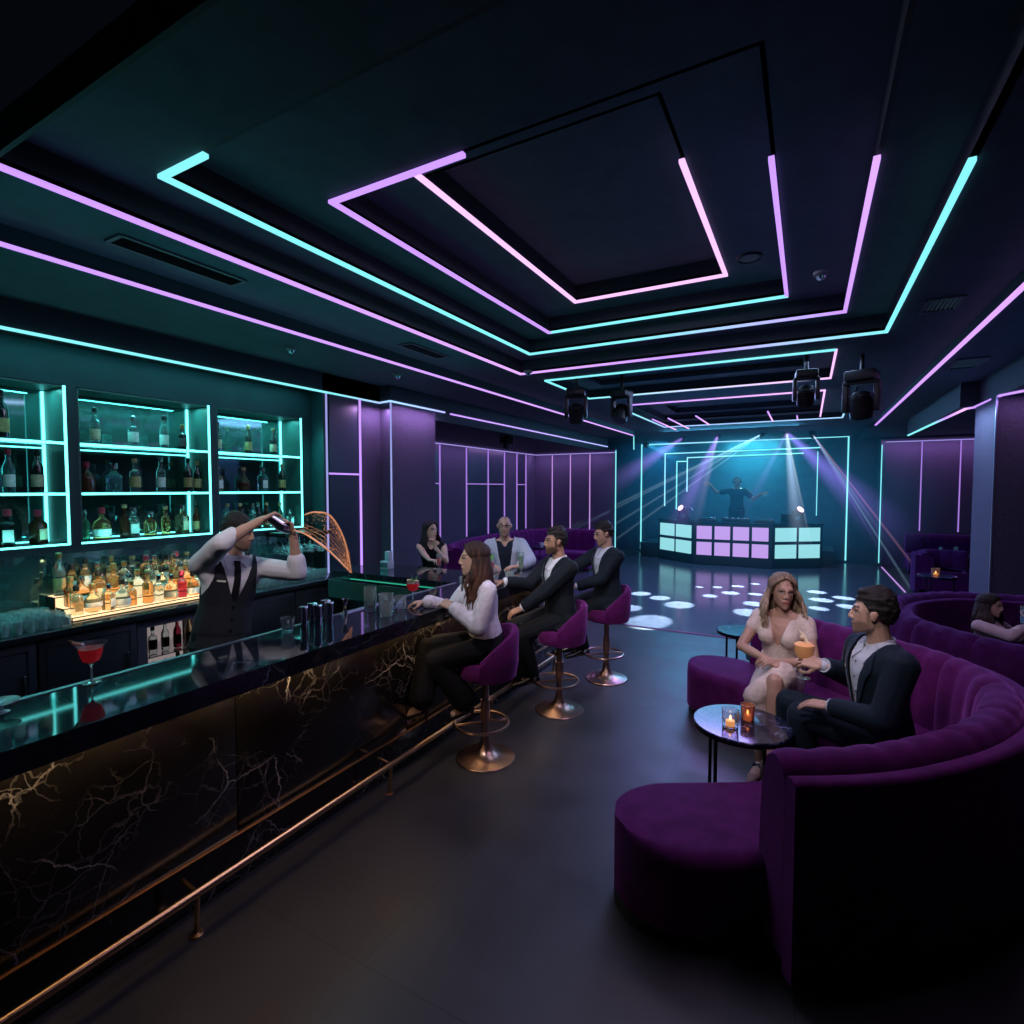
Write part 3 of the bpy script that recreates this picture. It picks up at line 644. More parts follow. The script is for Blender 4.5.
MB().obox((.004, 0, .03), (.026, .026, .026), Matrix.Rotation(.6, 3, 'X'), .003).build('ice_cube', M['glass'], t); 
MB().obox((-.006, .008, .055), (.024, .024, .024), Matrix.Rotation(.9, 3, 'Y'), .003).build('ice_cube', M['glass'], t)
M['tin'] = P('shaker_tin', (.55, .52, .62), .16, 1)
for k, (x, y, h, r) in enumerate(((-2.73, 2.27, .135, .024), (-2.71, 2.36, .130, .027), (-2.78, 2.38, .130, .028), (-2.71, 2.455, .130, .027), (-2.78, 2.49, .130, .028))):
    t = thing('bar_tin', f'steel bar tin, {ORD[k]} from the tumbler in the row on the bar', 'bar tin', (x, y, BT+.001))
    MB().lathe([(.001, 0), (r*.80, 0), (r*.82, .004), (r, h), (r-.002, h), (r*.8-.001, .006), (.001, .006)], seg=20, cap=False).build('cup', M['tin'], t)
    MB().lathe([(r+.001, h-.006), (r+.003, h-.003), (r+.001, h+.001), (r-.003, h)], seg=20).build('rim', M['steel'], t)
t = thing('jigger', 'hourglass steel jigger standing by the bar tins', 'jigger', (-2.76, 2.64, BT+.001))
MB().lathe([(.024, 0), (.006, .055), (.006, .06), (.026, .115), (.024, .115), (.004, .062), (.001, .06)], seg=18, cap=False).build('cups', M['steel'], t)
MB().lathe([(.006, .05), (.009, .0525), (.009, .0625), (.006, .065)], seg=18).build('collar', M['brass'], t)
bm_ = thing('bar_mat', 'pale lilac strip mat lying along the inner bar edge', 'bar mat', (-2.79, 2.95, BT+.0005))
MB().box((-.03, -.30, 0), (.03, .30, .008), .002).build('mat', P('bar_mat', (.35, .28, .55), .5), bm_)
t = thing('carafe', 'tall clear straight carafe with a pink garnish on the bar', 'carafe', (-2.72, 2.84, BT+.001))
o = bpy.data.objects.new('glass', gmesh('glass', [(.042, 0), (.044, .004), (.044, .165), (.042, .17)], .003)); link(o, t)
MB().ball((0, 0, .03), (.022, .022, .018)).build('garnish', P('pink_garnish', (.5, .15, .35), .5), t)
t = thing('mixing_glass', 'wide clear mixing glass full of ice beside the carafe', 'glass', (-2.60, 2.87, BT+.001))
o = bpy.data.objects.new('glass', gmesh('glass', [(.050, 0), (.052, .005), (.053, .12), (.055, .125)], .004)); link(o, t)
for k in range(4): MB().obox((random.uniform(-.02, .02), random.uniform(-.02, .02), .022+k*.022), (.03, .03, .03), Matrix.Rotation(k*.7+.3, 3, 'X') @ Matrix.Rotation(k, 3, 'Z'), .003).build('ice_cube', M['glass'], t)
for k, (x, y) in enumerate(((-2.50, 2.76), (-2.72, 2.97), (-2.58, 3.00))):
    put((ROC, TUM, ROC)[k], 'rocks_glass', 'glass', x, y, BT, ('short rocks glass at the front of the glass cluster by the carafe', 'small tumbler behind the carafe and mixing glass', 'rocks glass tucked beyond the mixing glass')[k])
t = coupe('wine_goblet', 'tall-stemmed red cocktail with leafy garnish in front of the woman in the white blouse', 'cocktail', -2.52, 3.07, BT,
          [(.006, 0), (.030, .014), (.042, .04), (.044, .065), (.040, .082)], .105, [(.004, .003), (.029, .015), (.041, .041), (.042, .062)], M['red'], 1.05)
g = MB()
for k in range(6): g.tube([(.02*math.cos(k), .02*math.sin(k), .16), (.035*math.cos(k*1.3), .035*math.sin(k*1.3), .20+.012*(k % 3))], [.006, .001], 6)
g.build('herb_sprig', P('herb_green', (.05, .22, .05), .6), t)
for k, s in enumerate((-1, 1)): MB().lathe([(.001, 0), (.018, 0), (.018, .004), (.001, .004)], (s*.03, .0, .185), 14).build('citrus_slice', P('citrus', (.75, .55, .30), .6), t)
# far return
t = thing('napkin_holder', 'pale napkin and coaster holder on the far bar arm', 'napkin holder', (-3.98, 4.42, BT+.001))
MB().box((-.06, -.05, 0), (.05, .05, .085), .004).box((-.01, -.03, .085), (.05, .03, .19), .004).build('block', P('holder_white', (.45, .48, .55), .4), t)
MB().box((-.055, -.055, .02), (.045, -.051, .07)).build('front_plate', M['steel'], t)
def flute(name, label, x, y, liqm, h=.17, r=.03, gm=None):
    t = thing(name, label, 'cocktail', (x, y, BT+.001))
    o = bpy.data.objects.new('glass', gmesh('glass', [(.030, 0), (.030, .003), (.005, .010), (.005, .035), (r*.7, .05), (r, h)], .0015)); link(o, t)
    MB().lathe([(r*.68-.002, .053), (r*.93-.002, h*.82)], seg=18).build('drink', liqm, t)
    if gm:
        g = MB()
        for k in range(5): g.tube([(0, 0, h-.02), (.025*math.cos(k*1.3), .025*math.sin(k*1.3), h+.04+.012*(k % 2))], [.008, .002], 6)
        g.build('garnish', gm, t)
    return t
flute('cocktail_glass', 'tall red and blue cocktail beside the woman in black', -3.42, 4.60, M['red'], .17)
flute('cocktail_glass', 'bright green cocktail with mint on the bar before the man with glasses', -2.62, 4.10, M['greendrink'], .20, .035, M['greendrink'])
flute('cocktail_glass', 'green topped tall drink held close to the man with glasses', -2.55, 4.82, M['greendrink'], .22, .03)
flute('cocktail_glass', 'red topped drink behind the bright green cocktail', -2.74, 4.55, M['red'], .17, .032, M['greendrink'])
for k, (x, y) in enumerate(((-2.66, 3.93), (-2.55, 3.98), (-2.48, 4.12), (-2.7, 4.2), (-2.45, 4.4))):
    put((TUM, ROC, TUM, HIB, ROC)[k], 'rocks_glass', 'glass', x, y, BT, f'clear glass in the cluster by the green cocktail, {ORD[k]} from the blouse woman')
tr = thing('ice_well', 'dark sunken ice well with green lit liner along the far bar arm', 'ice well', (-3.55, 4.0, BT-.2))
MB().box((-.6, -.26, 0), (.62, .04, .02)).box((-.6, -.26, .02), (.62, -.25, .17)).box((-.6, -.26, 0), (-.59, .04, .17)).box((.61, -.26, 0), (.62, .04, .17)).build('tray', P('well_steel', (.10, .28, .26), .25, .8), tr, smooth=False)
MB().box((-.58, .02, .13), (.6, .03, .14)).build('liner_light', EM('green_led', (.06, .7, .45), .5), tr, smooth=False)
# ================================================================ VELVET BOOTHS
def catmull(pts, n=8):
    pts = [Vector(p) for p in pts]; out = []
    for i in range(len(pts)-1):
        p0 = pts[max(i-1, 0)]; p1 = pts[i]; p2 = pts[i+1]; p3 = pts[min(i+2, len(pts)-1)]
        for k in range(n):
            t = k/n
            out.append(.5*((2*p1)+(p2-p0)*t+(2*p0-5*p1+4*p2-p3)*t*t+(-p0+3*p1-3*p2+p3)*t**3))
    out.append(pts[-1]); return out
def resample(pts, step):
    out = [pts[0]]; acc = 0
    for a, b in zip(pts, pts[1:]):
        d = (b-a).length; 
        while acc+d >= step:
            t = (step-acc)/d; a = a+(b-a)*t; out.append(a); d = (b-a).length; acc = 0
        acc += d
    out.append(pts[-1]); return out
def sweep(mb, path, prof, mod=None, endround=0, cuts=None):
    """sweep a closed (u, z) profile along a plan path; u points to the inner (left) side"""
    n = len(path); S = [0]
    for a, b in zip(path, path[1:]): S.append(S[-1]+(b-a).length)
    L = S[-1]; um = sum(u for u, z in prof)/len(prof); rings = []
    for i, p in enumerate(path):
        t = (path[min(i+1, n-1)]-path[max(i-1, 0)]).normalized(); nv = V(-t.y, t.x, 0)
        k = 1.
        if endround:
            d = min(S[i], L-S[i])
            if d < endround: k = math.sqrt(max(.0009, 1-(1-d/endround)**2))
        ring = []
        for u, z in prof:
            uu = um+(u-um)*k; zz = z
            if mod: uu, zz = mod(uu, z, S[i], L)
            q = p+nv*uu; ring.append(mb.bm.verts.new((q.x, q.y, zz)))
        rings.append(ring)
    m = len(prof)
    for A, B in zip(rings, rings[1:]):
        for k in range(m):
            j = (k+1) % m; mb.bm.faces.new((A[k], A[j], B[j], B[k]))
    mb.bm.faces.new(rings[0]); mb.bm.faces.new(rings[-1][::-1])
    return mb
def rrect(u0, u1, z0, z1, r, n=4, bottom=False):
    out = [(u0, z0), (u1, z0)] if not bottom else []
    if bottom:
        for cx, cz, a in ((u0+r, z0+r, PI), (u1-r, z0+r, 1.5*PI)):
            out += [(cx+r*math.cos(a+PI/2*k/n), cz+r*math.sin(a+PI/2*k/n)) for k in range(n+1)]
    for cx, cz, a in ((u1-r, z1-r, 0), (u0+r, z1-r, PI/2)):
        out += [(cx+r*math.cos(a+PI/2*k/n), cz+r*math.sin(a+PI/2*k/n)) for k in range(n+1)]
    return out
def booth(label, path, ext0=0, ext1=0, top=.92, mat='velvet', channels=.16, seat_u=(.06, .70), group=None, name='curved_sofa', step=.03, seatz=.45):
    c = sum((Vector(p) for p in path), Vector((0, 0)))/len(path); org = V(c.x, c.y, 0)
    pts = catmull([V(p[0], p[1], 0)-org for p in path]); pts = resample(pts, step)
    t = thing(name, label, 'sofa', org)
    sp = list(pts)
    if ext0:
        d = (pts[0]-pts[3]).normalized(); sp = [pts[0]+d*ext0*(1-k/8) for k in range(8)]+sp
    if ext1:
        d = (pts[-1]-pts[-4]).normalized(); sp = sp+[pts[-1]+d*ext1*(k+1)/8 for k in range(8)]
    # finer stations at the rounded ends
    def dens(q):
        a = resample([q[0]]+q[1:], .03); return a
    sp = dens(sp)
    sweep(MB(), sp, rrect(seat_u[0], seat_u[1], .07, seatz, .07, 5), endround=.34 if ext0 or ext1 else 0).build('seat', M[mat], t)
    sweep(MB(), sp, rrect(seat_u[0]+.05, seat_u[1]-.06, .0, .075, .01, 1), endround=.30 if ext0 or ext1 else 0).build('plinth', M['blackplastic'], t)
    def mod(u, z, s, L):
        if channels and u > .04:
            k = abs(math.sin(PI*s/channels))**.35
            u -= .022*(1-k)
        if channels and z > top-.12: z -= .012*(1-abs(math.sin(PI*s/channels))**.35)
        return u, z
    back = [(-.07, .10), (.10, .10), (.15, .44), (.145, .60), (.135, .72), (.12, top-.10), (.095, top-.035), (.05, top-.005), (0, top), (-.04, top-.02), (-.065, top-.06), (-.07, top-.15)]
    sweep(MB(), pts, back, mod).build('back_cushion', M[mat], t)
    sweep(MB(), pts, rrect(-.145, -.072, .05, top-.05, .025, 3)).build('outer_shell', M[mat], t)
    return t
S1 = [(-.09, 2.41), (.14, 2.55), (.37, 2.74), (.66, 3.08), (.87, 3.46), (.97, 3.85), (.93, 4.22), (.74, 4.52), (.47, 4.74), (.18, 5.00), (-.1, 5.20), (-.36, 5.33)]
booth('large curved purple velvet sofa with channelled back, seating the couple', S1, .58, .42, seatz=.43)
S2 = [(2.2, 7.15), (1.7, 7.12), (1.25, 7.0), (.86, 6.55), (.72, 6.05), (.80, 5.55), (1.06, 5.12), (1.40, 4.80), (1.95, 4.55)]
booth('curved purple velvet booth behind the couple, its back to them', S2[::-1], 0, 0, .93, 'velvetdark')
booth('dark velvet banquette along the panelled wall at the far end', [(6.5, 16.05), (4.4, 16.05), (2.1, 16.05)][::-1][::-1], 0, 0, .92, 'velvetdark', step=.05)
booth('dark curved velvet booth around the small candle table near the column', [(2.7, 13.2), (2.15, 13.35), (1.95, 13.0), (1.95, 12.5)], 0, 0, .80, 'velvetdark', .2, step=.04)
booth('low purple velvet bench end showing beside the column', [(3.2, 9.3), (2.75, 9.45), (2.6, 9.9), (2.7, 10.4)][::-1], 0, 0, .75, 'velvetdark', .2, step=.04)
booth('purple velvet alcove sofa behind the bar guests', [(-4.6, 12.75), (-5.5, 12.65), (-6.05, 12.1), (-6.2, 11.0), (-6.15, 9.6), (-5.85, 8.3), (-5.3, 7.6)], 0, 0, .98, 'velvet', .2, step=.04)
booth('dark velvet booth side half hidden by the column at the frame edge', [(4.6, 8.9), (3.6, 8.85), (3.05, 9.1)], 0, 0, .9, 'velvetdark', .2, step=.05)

def round_table(label, x, y, r, h=.55, legs=3, a0=0.):
    t = thing('side_table', label, 'table', (x, y, 0))
    MB().lathe([(.001, h-.022), (r-.012, h-.022), (r, h-.016), (r, h-.005), (r-.006, h), (.001, h)], seg=48).build('tabletop', M['tabletop'], t)
    MB().lathe([(r-.02, h-.034), (r-.004, h-.034), (r-.004, h-.022), (r-.02, h-.022)], seg=48, cap=False).build('rim_frame', M['blackmetal'], t)
    for k in range(legs):
        a = a0+2*PI*k/legs
        MB().tube([(.82*r*math.cos(a), .82*r*math.sin(a), h-.025), (.82*r*math.cos(a), .82*r*math.sin(a), .008)], .011, 8).build('leg', M['blackmetal'], t)
    MB().tube([(.82*r*math.cos(a0+b), .82*r*math.sin(a0+b), .011) for b in [2*PI*k/40 for k in range(40)]], .011, 8, closed=True).build('base_ring', M['blackmetal'], t)
    return t
round_table('round black marble table with two candle glasses in front of the couple', -.33, 3.55, .285, .55, 4, -.55)
round_table('round black marble table behind the blonde woman', -.56, 5.88, .24, .55, 3, .4)
round_table('small round table with a candle by the far booths', 1.88, 11.0, .27, .58, 3, 0)
round_table('dim small table with glasses by the far banquette', 2.75, 15.0, .4, .62, 3, .6)
round_table('small table with white cups in the alcove', -5.2, 10.9, .35, .7, 3, .2)
M['candleglass'] = P('candle_glass', (.95, .72, .50), .15, trans=.85, ior=1.2)
M['flame'] = EM('flame', (1.0, .55, .18), 14)
M['wax'] = P('wax', (.9, .6, .35), .6, emit=(1, .45, .15), es=.8)
def candle(label, x, y, z, r=.042, h=.10, tint=None):
    t = thing('candle_glass', label, 'candle', (x, y, z+.001))
    pr = [(r*.9, 0), (r*.95, .004), (r, h*.5), (r*1.05, h)]
    me = glass_mesh(pr, 'jar', .003, 14); me.materials.append(tint or M['candleglass']); o = bpy.data.objects.new('jar', me); link(o, t)
    MB().lathe([(.001, .006), (r*.55, .006), (r*.55, .035), (.001, .035)], seg=14).build('wax', M['wax'], t)
    MB().lathe([(.001, .037), (.006, .045), (.004, .058), (.0005, .068)], seg=10).build('flame', M['flame'], t)
    return t
candle('clear faceted candle glass glowing on the marble table before the couple', -.385, 3.46, .55, .048, .105, P('candle_clear', (.9, .85, .9), .08, trans=.9, ior=1.25))
candle('copper tinted candle glass behind the clear one on the marble table', -.30, 3.60, .55, .040, .10, P('candle_copper', (.75, .38, .28), .2, trans=.6, ior=1.25))
candle('small glowing candle on the table by the far booths', 1.86, 10.98, .58, .06, .12)
put(HIB, 'highball_glass', 'glass', -.46, 5.86, .55, 'clear highball glass on the table behind the blonde woman')
put(TUM, 'tumbler', 'glass', 2.6, 14.9, .62, 'clear tumbler on the dim table by the far banquette')
put(ROC, 'tumbler', 'glass', 2.9, 15.1, .62, 'rocks glass on the dim table by the far banquette')
cup = P('white_cup', (.6, .6, .65), .3)
for k, (x, y) in enumerate(((-5.2, 10.8), (-5.08, 11.05))):
    t = thing('cup', ('white cup on the alcove table, closer to the bar', 'white cup on the alcove table, by the sofa back')[k], 'cup', (x, y, .701))
    MB().lathe([(.001, 0), (.03, 0), (.045, .05), (.05, .09), (.046, .09), (.04, .05), (.001, .008)], seg=16, cap=False).build('bowl', cup, t)
    MB().tube([(.045, 0, .07), (.075, 0, .06), (.07, 0, .03), (.04, 0, .025)], .006, 6).build('handle', cup, t)
t = thing('low_stool', 'small dark teal stool tucked under the table behind the blonde woman', 'stool', (-.33, 5.75, 0))
MB().lathe([(.001, .30), (.15, .30), (.175, .32), (.18, .36), (.17, .40), (.001, .41)], seg=28).build('seat', P('teal_fabric', (.02, .09, .11), .8), t)
for k in range(3):
    a = k*2.1+.4; MB().tube([(.12*math.cos(a), .12*math.sin(a), .31), (.15*math.cos(a), .15*math.sin(a), .0)], .01, 8).build('leg', M['blackmetal'], t)

# ================================================================ BAR STOOLS
def bar_stool(label, x, y, rz):
    """backrest on local -y"""
    t = thing('bar_stool', label, 'stool', (x, y, 0), rz)
    MB().lathe([(.001, 0), (.215, 0), (.22, .006), (.215, .012), (.15, .022), (.08, .045), (.045, .09), (.034, .14), (.030, .17), (.001, .17)], seg=40).build('base', M['bronze'], t)
    MB().lathe([(.026, .15), (.026, .62), (.001, .62)], seg=20, cap=False).build('column', M['bronze'], t)
    MB().lathe([(.036, .30), (.036, .44)], seg=20).build('collar', M['bronze'], t)
    fr_ = MB().tube([(.20*math.cos(a), .03+.20*math.sin(a), .27) for a in [2*PI*k/36 for k in range(36)]], .011, 8, closed=True)
    for a in (PI*.5, PI*1.5): fr_.tube([(0, 0, .27), (.19*math.cos(a), .03+.19*math.sin(a), .27)], .009, 8)
    fr_.build('foot_ring', M['bronze'], t)
    MB().lathe([(.001, .61), (.12, .61), (.19, .625), (.205, .65), (.205, .70), (.19, .735), (.10, .75), (.001, .75)], seg=36).build('seat', M['velvet'], t)
    b = MB(); n = 26; rings = []
    for i in range(n+1):
        a = -PI/2+(i/n-.5)*PI*1.25
        e = abs(i/n-.5)*2; hz = .98-.20*e**2.2; z0 = .63
        ring = []
        for r_in, zz in ((.175, z0), (.228, z0), (.245, z0+.1), (.250, hz-.03), (.235, hz), (.205, hz), (.190, hz-.03), (.178, z0+.12)):
            ring.append(b.bm.verts.new((r_in*math.cos(a), r_in*math.sin(a), zz)))
        rings.append(ring)
    for A, B in zip(rings, rings[1:]):
        for k in range(8):
            j = (k+1) % 8; b.bm.faces.new((A[k], A[j], B[j], B[k]))
    b.bm.faces.new(rings[0]); b.bm.faces.new(rings[-1][::-1])
    b.build('backrest', M['velvet'], t)
    return t
STOOLS = [(-2.06, 3.33), (-1.93, 4.39), (-1.82, 5.36)]
SRZ = [2.35, 2.30, 2.25]
for (x, y), rz, l in zip(STOOLS, SRZ, ('purple velvet bar stool under the woman in the white blouse', 'purple velvet bar stool under the bearded man, middle of the three', 'purple velvet bar stool farthest along the bar, by the dance floor')):
    bar_stool(l, x, y, rz)

# ================================================================ STAGE
SZ = .42
st = thing('stage_platform', 'low dark stage platform behind the performer booth', 'stage', (-1.7, 16.0, 0))
MB().box((-2.6, -.35, 0), (2.3, .98, SZ-.02)).build('deck', M['blackplastic'], st, smooth=False)
MB().box((-2.62, -.37, SZ-.02), (2.32, .98, SZ)).build('deck_top', P('stage_top', (.03, .035, .05), .4), st, smooth=False)
bo = thing('performer_booth', 'angled performer booth with glowing cyan and lilac square panels', 'booth', (-1.7, 14.7, 0))
plan = [(-2.05, .90), (-.92, 0), (.95, 0), (2.05, .80), (2.05, 1.0), (.9, .62), (-.88, .62), (-2.05, 1.1)]
MB().prism(plan, 0.02, 1.08).build('carcass', M['blackplastic'], bo, smooth=False)
MB().prism([(x*1.015, y-.01 if y < .9 else y) for x, y in plan], 1.08, 1.13, .008).build('worktop', P('booth_top', (.012, .014, .022), .25), bo, smooth=False)
M['pcy'] = EM('panel_cyan', (.34, .80, .86), .88); M['ppu'] = EM('panel_lilac', (.64, .40, .98), .82)
def panel_row(a, b, n, mat, zs=((.26, .60), (.68, 1.02)), pad=.08):
    a, b = V(*a, 0), V(*b, 0); d = b-a; L = d.length; d.normalize(); nrm = V(d.y, -d.x, 0)
    w_ = (L-pad*2-.07*(n-1))/n
    for z0, z1 in zs:
        for k in range(n):
            p = a+d*(pad+k*(w_+.07)); q = p+d*w_
            m = MB()
            v = [p+nrm*.002, q+nrm*.002, q+nrm*.014, p+nrm*.014]
            m.prism([(u.x, u.y) for u in v], z0, z1); m.build('light_panel', M[mat], bo, smooth=False)
panel_row((-2.05, .90), (-.92, 0), 2, 'pcy'); panel_row((-.92, 0), (.95, 0), 4, 'ppu'); panel_row((.95, 0), (2.05, .80), 2, 'pcy')
# gear on the booth
def turntable(label, x, y):
    t = thing('turntable', label, 'turntable', (x, y, 1.131))
    MB().box((-.22, -.17, 0), (.22, .17, .07), .01).build('body', M['blackplastic'], t)
    MB().lathe([(.001, .07), (.145, .07), (.15, .075), (.15, .085), (.001, .085)], (-.04, 0, 0), 32).build('platter', M['steel'], t)
    MB().lathe([(.001, .0855), (.14, .0855), (.14, .089), (.001, .089)], (-.04, 0, 0), 32).build('record', M['blackplastic'], t)
    MB().tube([(.16, .12, .07), (.16, .12, .11), (.15, -.06, .11), (.08, -.10, .095)], .008, 8).build('tone_arm', M['steel'], t)
turntable('turntable on the booth top on the lounge side of the mixer', -.95, 15.0)
turntable('turntable on the booth top on the bar side of the mixer', -2.32, 15.0)
t = thing('dj_mixer', 'boxy mixing console on the booth in front of the performer', 'mixer', (-1.62, 15.0, 1.131))
MB().box((-.33, -.16, 0), (.33, .16, .10), .012).build('body', M['blackplastic'], t)
for k in range(6):
    MB().lathe([(.018, .10), (.016, .125), (.001, .125)], (-.25+k*.1, .05, 0), 12).build('knob', M['steel'], t)
for k in range(4):
    MB().box((-.22+k*.14, -.13, .10), (-.19+k*.14, -.10, .115)).build('fader', P('fader_glow', (.1, .3, .4), .4, emit=(.2, .7, 1), es=.5), t)
t = thing('laptop', 'thin dark laptop standing open on the booth beside the mixer', 'laptop', (-.42, 15.15, 1.131))
MB().box((-.16, -.11, 0), (.16, .11, .018), .004).build('base', M['blackmetal'], t)
MB().obox((0, -.12, .12), (.32, .012, .22), Matrix.Rotation(.2, 3, 'X'), .004).build('screen', M['blackmetal'], t)
def floor_head(label, x, y, z, tilt, col, yaw=0):
    t = thing('moving_head_light', label, 'stage light', (x, y, z), yaw)
    MB().box((-.13, -.13, 0), (.13, .13, .09), .015).build('base', M['blackplastic'], t)
    y_ = MB()
    for s in (-1, 1): y_.box((s*.135-.02, -.045, .07), (s*.135+.02, .045, .32), .01)
    y_.build('yoke', M['blackplastic'], t)
    h = MB().lathe([(.05, -.12), (.09, -.08), (.10, .06), (.095, .12)], seg=20); mt = Matrix.Translation((0, 0, .27)) @ Matrix.Rotation(tilt, 4, 'X')
    bmesh.ops.transform(h.bm, matrix=mt, verts=h.bm.verts); hd = h.build('lamp_head', M['blackplastic'], t)
    l = MB().lathe([(.001, .122), (.088, .122), (.088, .128), (.001, .128)], seg=20); bmesh.ops.transform(l.bm, matrix=mt, verts=l.bm.verts)
    l.build('lens', EM('head_glow', col, 2.0), hd)
floor_head('pink lit moving head standing on the bar end of the performer booth', -3.0, 15.25, 1.131, 1.0, (1, .55, .85), -.6)
floor_head('pink lit moving head standing on the lounge end of the performer booth', -.22, 15.25, 1.131, .9, (1, .6, .7), .8)
t = thing('gooseneck_lamp', 'thin curved gooseneck lamp rising from the booth beside the pink light', 'lamp', (-2.72, 15.1, 1.131))
MB().tube([(0, 0, 0), (.02, 0, .25), (-.05, 0, .36), (-.2, 0, .38), (-.26, 0, .35)], .010, 8).build('neck', M['steel'], t)
MB().lathe([(.04, 0), (.04, .02), (.012, .03)], seg=14).build('foot', M['blackmetal'], t)
# ---- spot fixtures and self-glowing cones in place of beams lit in haze
def beammat(name, col, s, L, r0, r1):
    m, nt, b = newmat(name); nt.nodes.remove(b)
    tc = nd(nt, 'ShaderNodeTexCoord'); sx = nd(nt, 'ShaderNodeSeparateXYZ', {0: tc.outputs['Object']})
    t = nd(nt, 'ShaderNodeMath', {0: sx.outputs['Z'], 1: -1/L}, operation='MULTIPLY')
    f = nd(nt, 'ShaderNodeMath', {0: 1.0, 1: t.outputs[0]}, operation='SUBTRACT', use_clamp=True)
    p = nd(nt, 'ShaderNodeMath', {0: f.outputs[0], 1: 1.6}, operation='POWER')
    # radial falloff and 1/width so the beam thins out as it opens
    rr = nd(nt, 'ShaderNodeMath', {0: t.outputs[0], 1: r1-r0}, operation='MULTIPLY'); rr = nd(nt, 'ShaderNodeMath', {0: rr.outputs[0], 1: r0}, operation='ADD')
    x2 = nd(nt, 'ShaderNodeMath', {0: sx.outputs['X'], 1: sx.outputs['X']}, operation='MULTIPLY'); y2 = nd(nt, 'ShaderNodeMath', {0: sx.outputs['Y'], 1: sx.outputs['Y'], 2: x2.outputs[0]}, operation='MULTIPLY_ADD')
    q = nd(nt, 'ShaderNodeMath', {0: y2.outputs[0], 1: .5}, operation='POWER'); q = nd(nt, 'ShaderNodeMath', {0: q.outputs[0], 1: rr.outputs[0]}, operation='DIVIDE')
    q = nd(nt, 'ShaderNodeMath', {0: 1.0, 1: q.outputs[0]}, operation='SUBTRACT', use_clamp=True)
    a = nd(nt, 'ShaderNodeMath', {0: p.outputs[0], 1: q.outputs[0]}, operation='MULTIPLY'); a = nd(nt, 'ShaderNodeMath', {0: a.outputs[0], 1: rr.outputs[0]}, operation='DIVIDE')
    a = nd(nt, 'ShaderNodeMath', {0: a.outputs[0], 1: s*5.6}, operation='MULTIPLY')
    e = nd(nt, 'ShaderNodeEmission', {'Color': (*col, 1), 'Strength': a.outputs[0]})
    nt.links.new(e.outputs[0], nt.nodes['Material Output'].inputs['Volume']); return m
def beam(label, src, to, r0, r1, L, col, s, group=None):  # emissive cone, not light scattered from the fixture
    mb = MB(); mb.lathe([(r0, 0), (r0+(r1-r0), -L)], seg=20)
    o = mb.build('light_beam', beammat('beam', col, s, L, r0, r1), None)
    o.location = src; o.rotation_euler = (Vector(to)-Vector(src)).to_track_quat('-Z', 'Y').to_euler()
    return tag(o, label, 'light beam', group, 'stuff')
def par(label, x, y, z, to, col):
    t = thing('spotlight', label, 'spotlight', (x, y, z))
    q = (Vector(to)-Vector((x, y, z))).to_track_quat('-Z', 'Y').to_matrix().to_4x4()
    h = MB().lathe([(.03, .16), (.06, .13), (.07, 0), (.075, -.04)], seg=18); bmesh.ops.transform(h.bm, matrix=q, verts=h.bm.verts); h.build('can', M['blackplastic'], t)
    l = MB().lathe([(.001, -.03), (.066, -.03), (.066, -.036), (.001, -.036)], seg=18); bmesh.ops.transform(l.bm, matrix=q, verts=l.bm.verts); l.build('lens', EM('par_glow', col, 6), t)
    MB().tube([(0, 0, .05), (0, 0, max(.1, 3.42-z))], .015, 8).build('hanger', M['blackmetal'], t)
LIL = (.42, .22, 1.0); ICE = (.45, .75, 1.0); AQ = (.08, .65, .95)
SP = [((-3.99, 15, 3.22), (-3.1, 13.5, 2.9), AQ), ((-2.99, 15, 3.36), (-3.6, 13.5, 2.6), LIL), ((-2.10, 15, 3.38), (-2.5, 13.8, 1.6), LIL), ((-1.07, 15, 3.36), (-3.7, 13.5, 1.6), ICE), ((-.49, 15, 3.38), (-.2, 13.5, 1.4), (.6, .4, 1.)), ((.08, 15, 3.30), (1.1, 13.5, 1.6), ICE)]
NM = ('aqua spotlight at the bar side of the stage front', 'small lilac spotlight, second from bar side over the stage', 'lilac spotlight over the bar end of the performer booth', 'white spotlight above the performer', 'bright violet spotlight over the lounge end of the booth', 'white spotlight over the lounge corner of the stage')
for (s, to, c), l in zip(SP, NM): par(l, *s, to, c)
beam('aqua beam from the spotlight at the bar side', SP[0][0], (-2.9, 14.6, 2.75), .03, .25, 1.6, AQ, .05)
beam('faint lilac beam slanting to the bar side', SP[1][0], (-3.7, 14.0, 2.7), .04, .45, 3.2, LIL, .10)
beam('wide lilac beam falling on the bar end of the booth', SP[2][0], (-2.75, 14.4, 1.6), .05, .45, 3.2, LIL, .14)
beam('narrow pale lilac beam beside the wide lilac one', SP[2][0], (-2.45, 14.4, 1.4), .03, .20, 2.8, (.6, .5, 1), .07)
for k, (tx, tz) in enumerate(((-3.7, 1.83), (-3.7, 1.5), (-3.72, 1.15), (-4.3, 1.6))):
    beam(f'thin white ray {("highest", "upper middle", "lower middle", "outer")[k]} of the fan crossing the stage towards the bar', SP[3][0], (tx, 13.5, tz), .022, .055, 6.5, ICE, .055)
beam('broad pale beam trunk of the fan crossing behind the performer', SP[3][0], (-3.7, 13.5, 1.75), .03, .16, 2.6, ICE, .08)
beam('bright white beam falling on the lounge end of the booth', SP[4][0], (-.22, 14.4, 1.3), .045, .30, 3.2, (.6, .75, 1), .16)
beam('thin white ray inside the bright beam', SP[4][0], (-.02, 14.4, 1.2), .02, .05, 3.4, (.8, .9, 1), .06)
beam('wide violet beam spreading from the bright violet spotlight to the lounge', SP[4][0], (.85, 14.0, 1.9), .05, .65, 4.0, (.30, .2, 1), .14)
beam('faint violet beam from the bright violet spotlight towards the performer', SP[4][0], (-1.3, 14.3, 1.5), .04, .2, 2.6, LIL, .05)
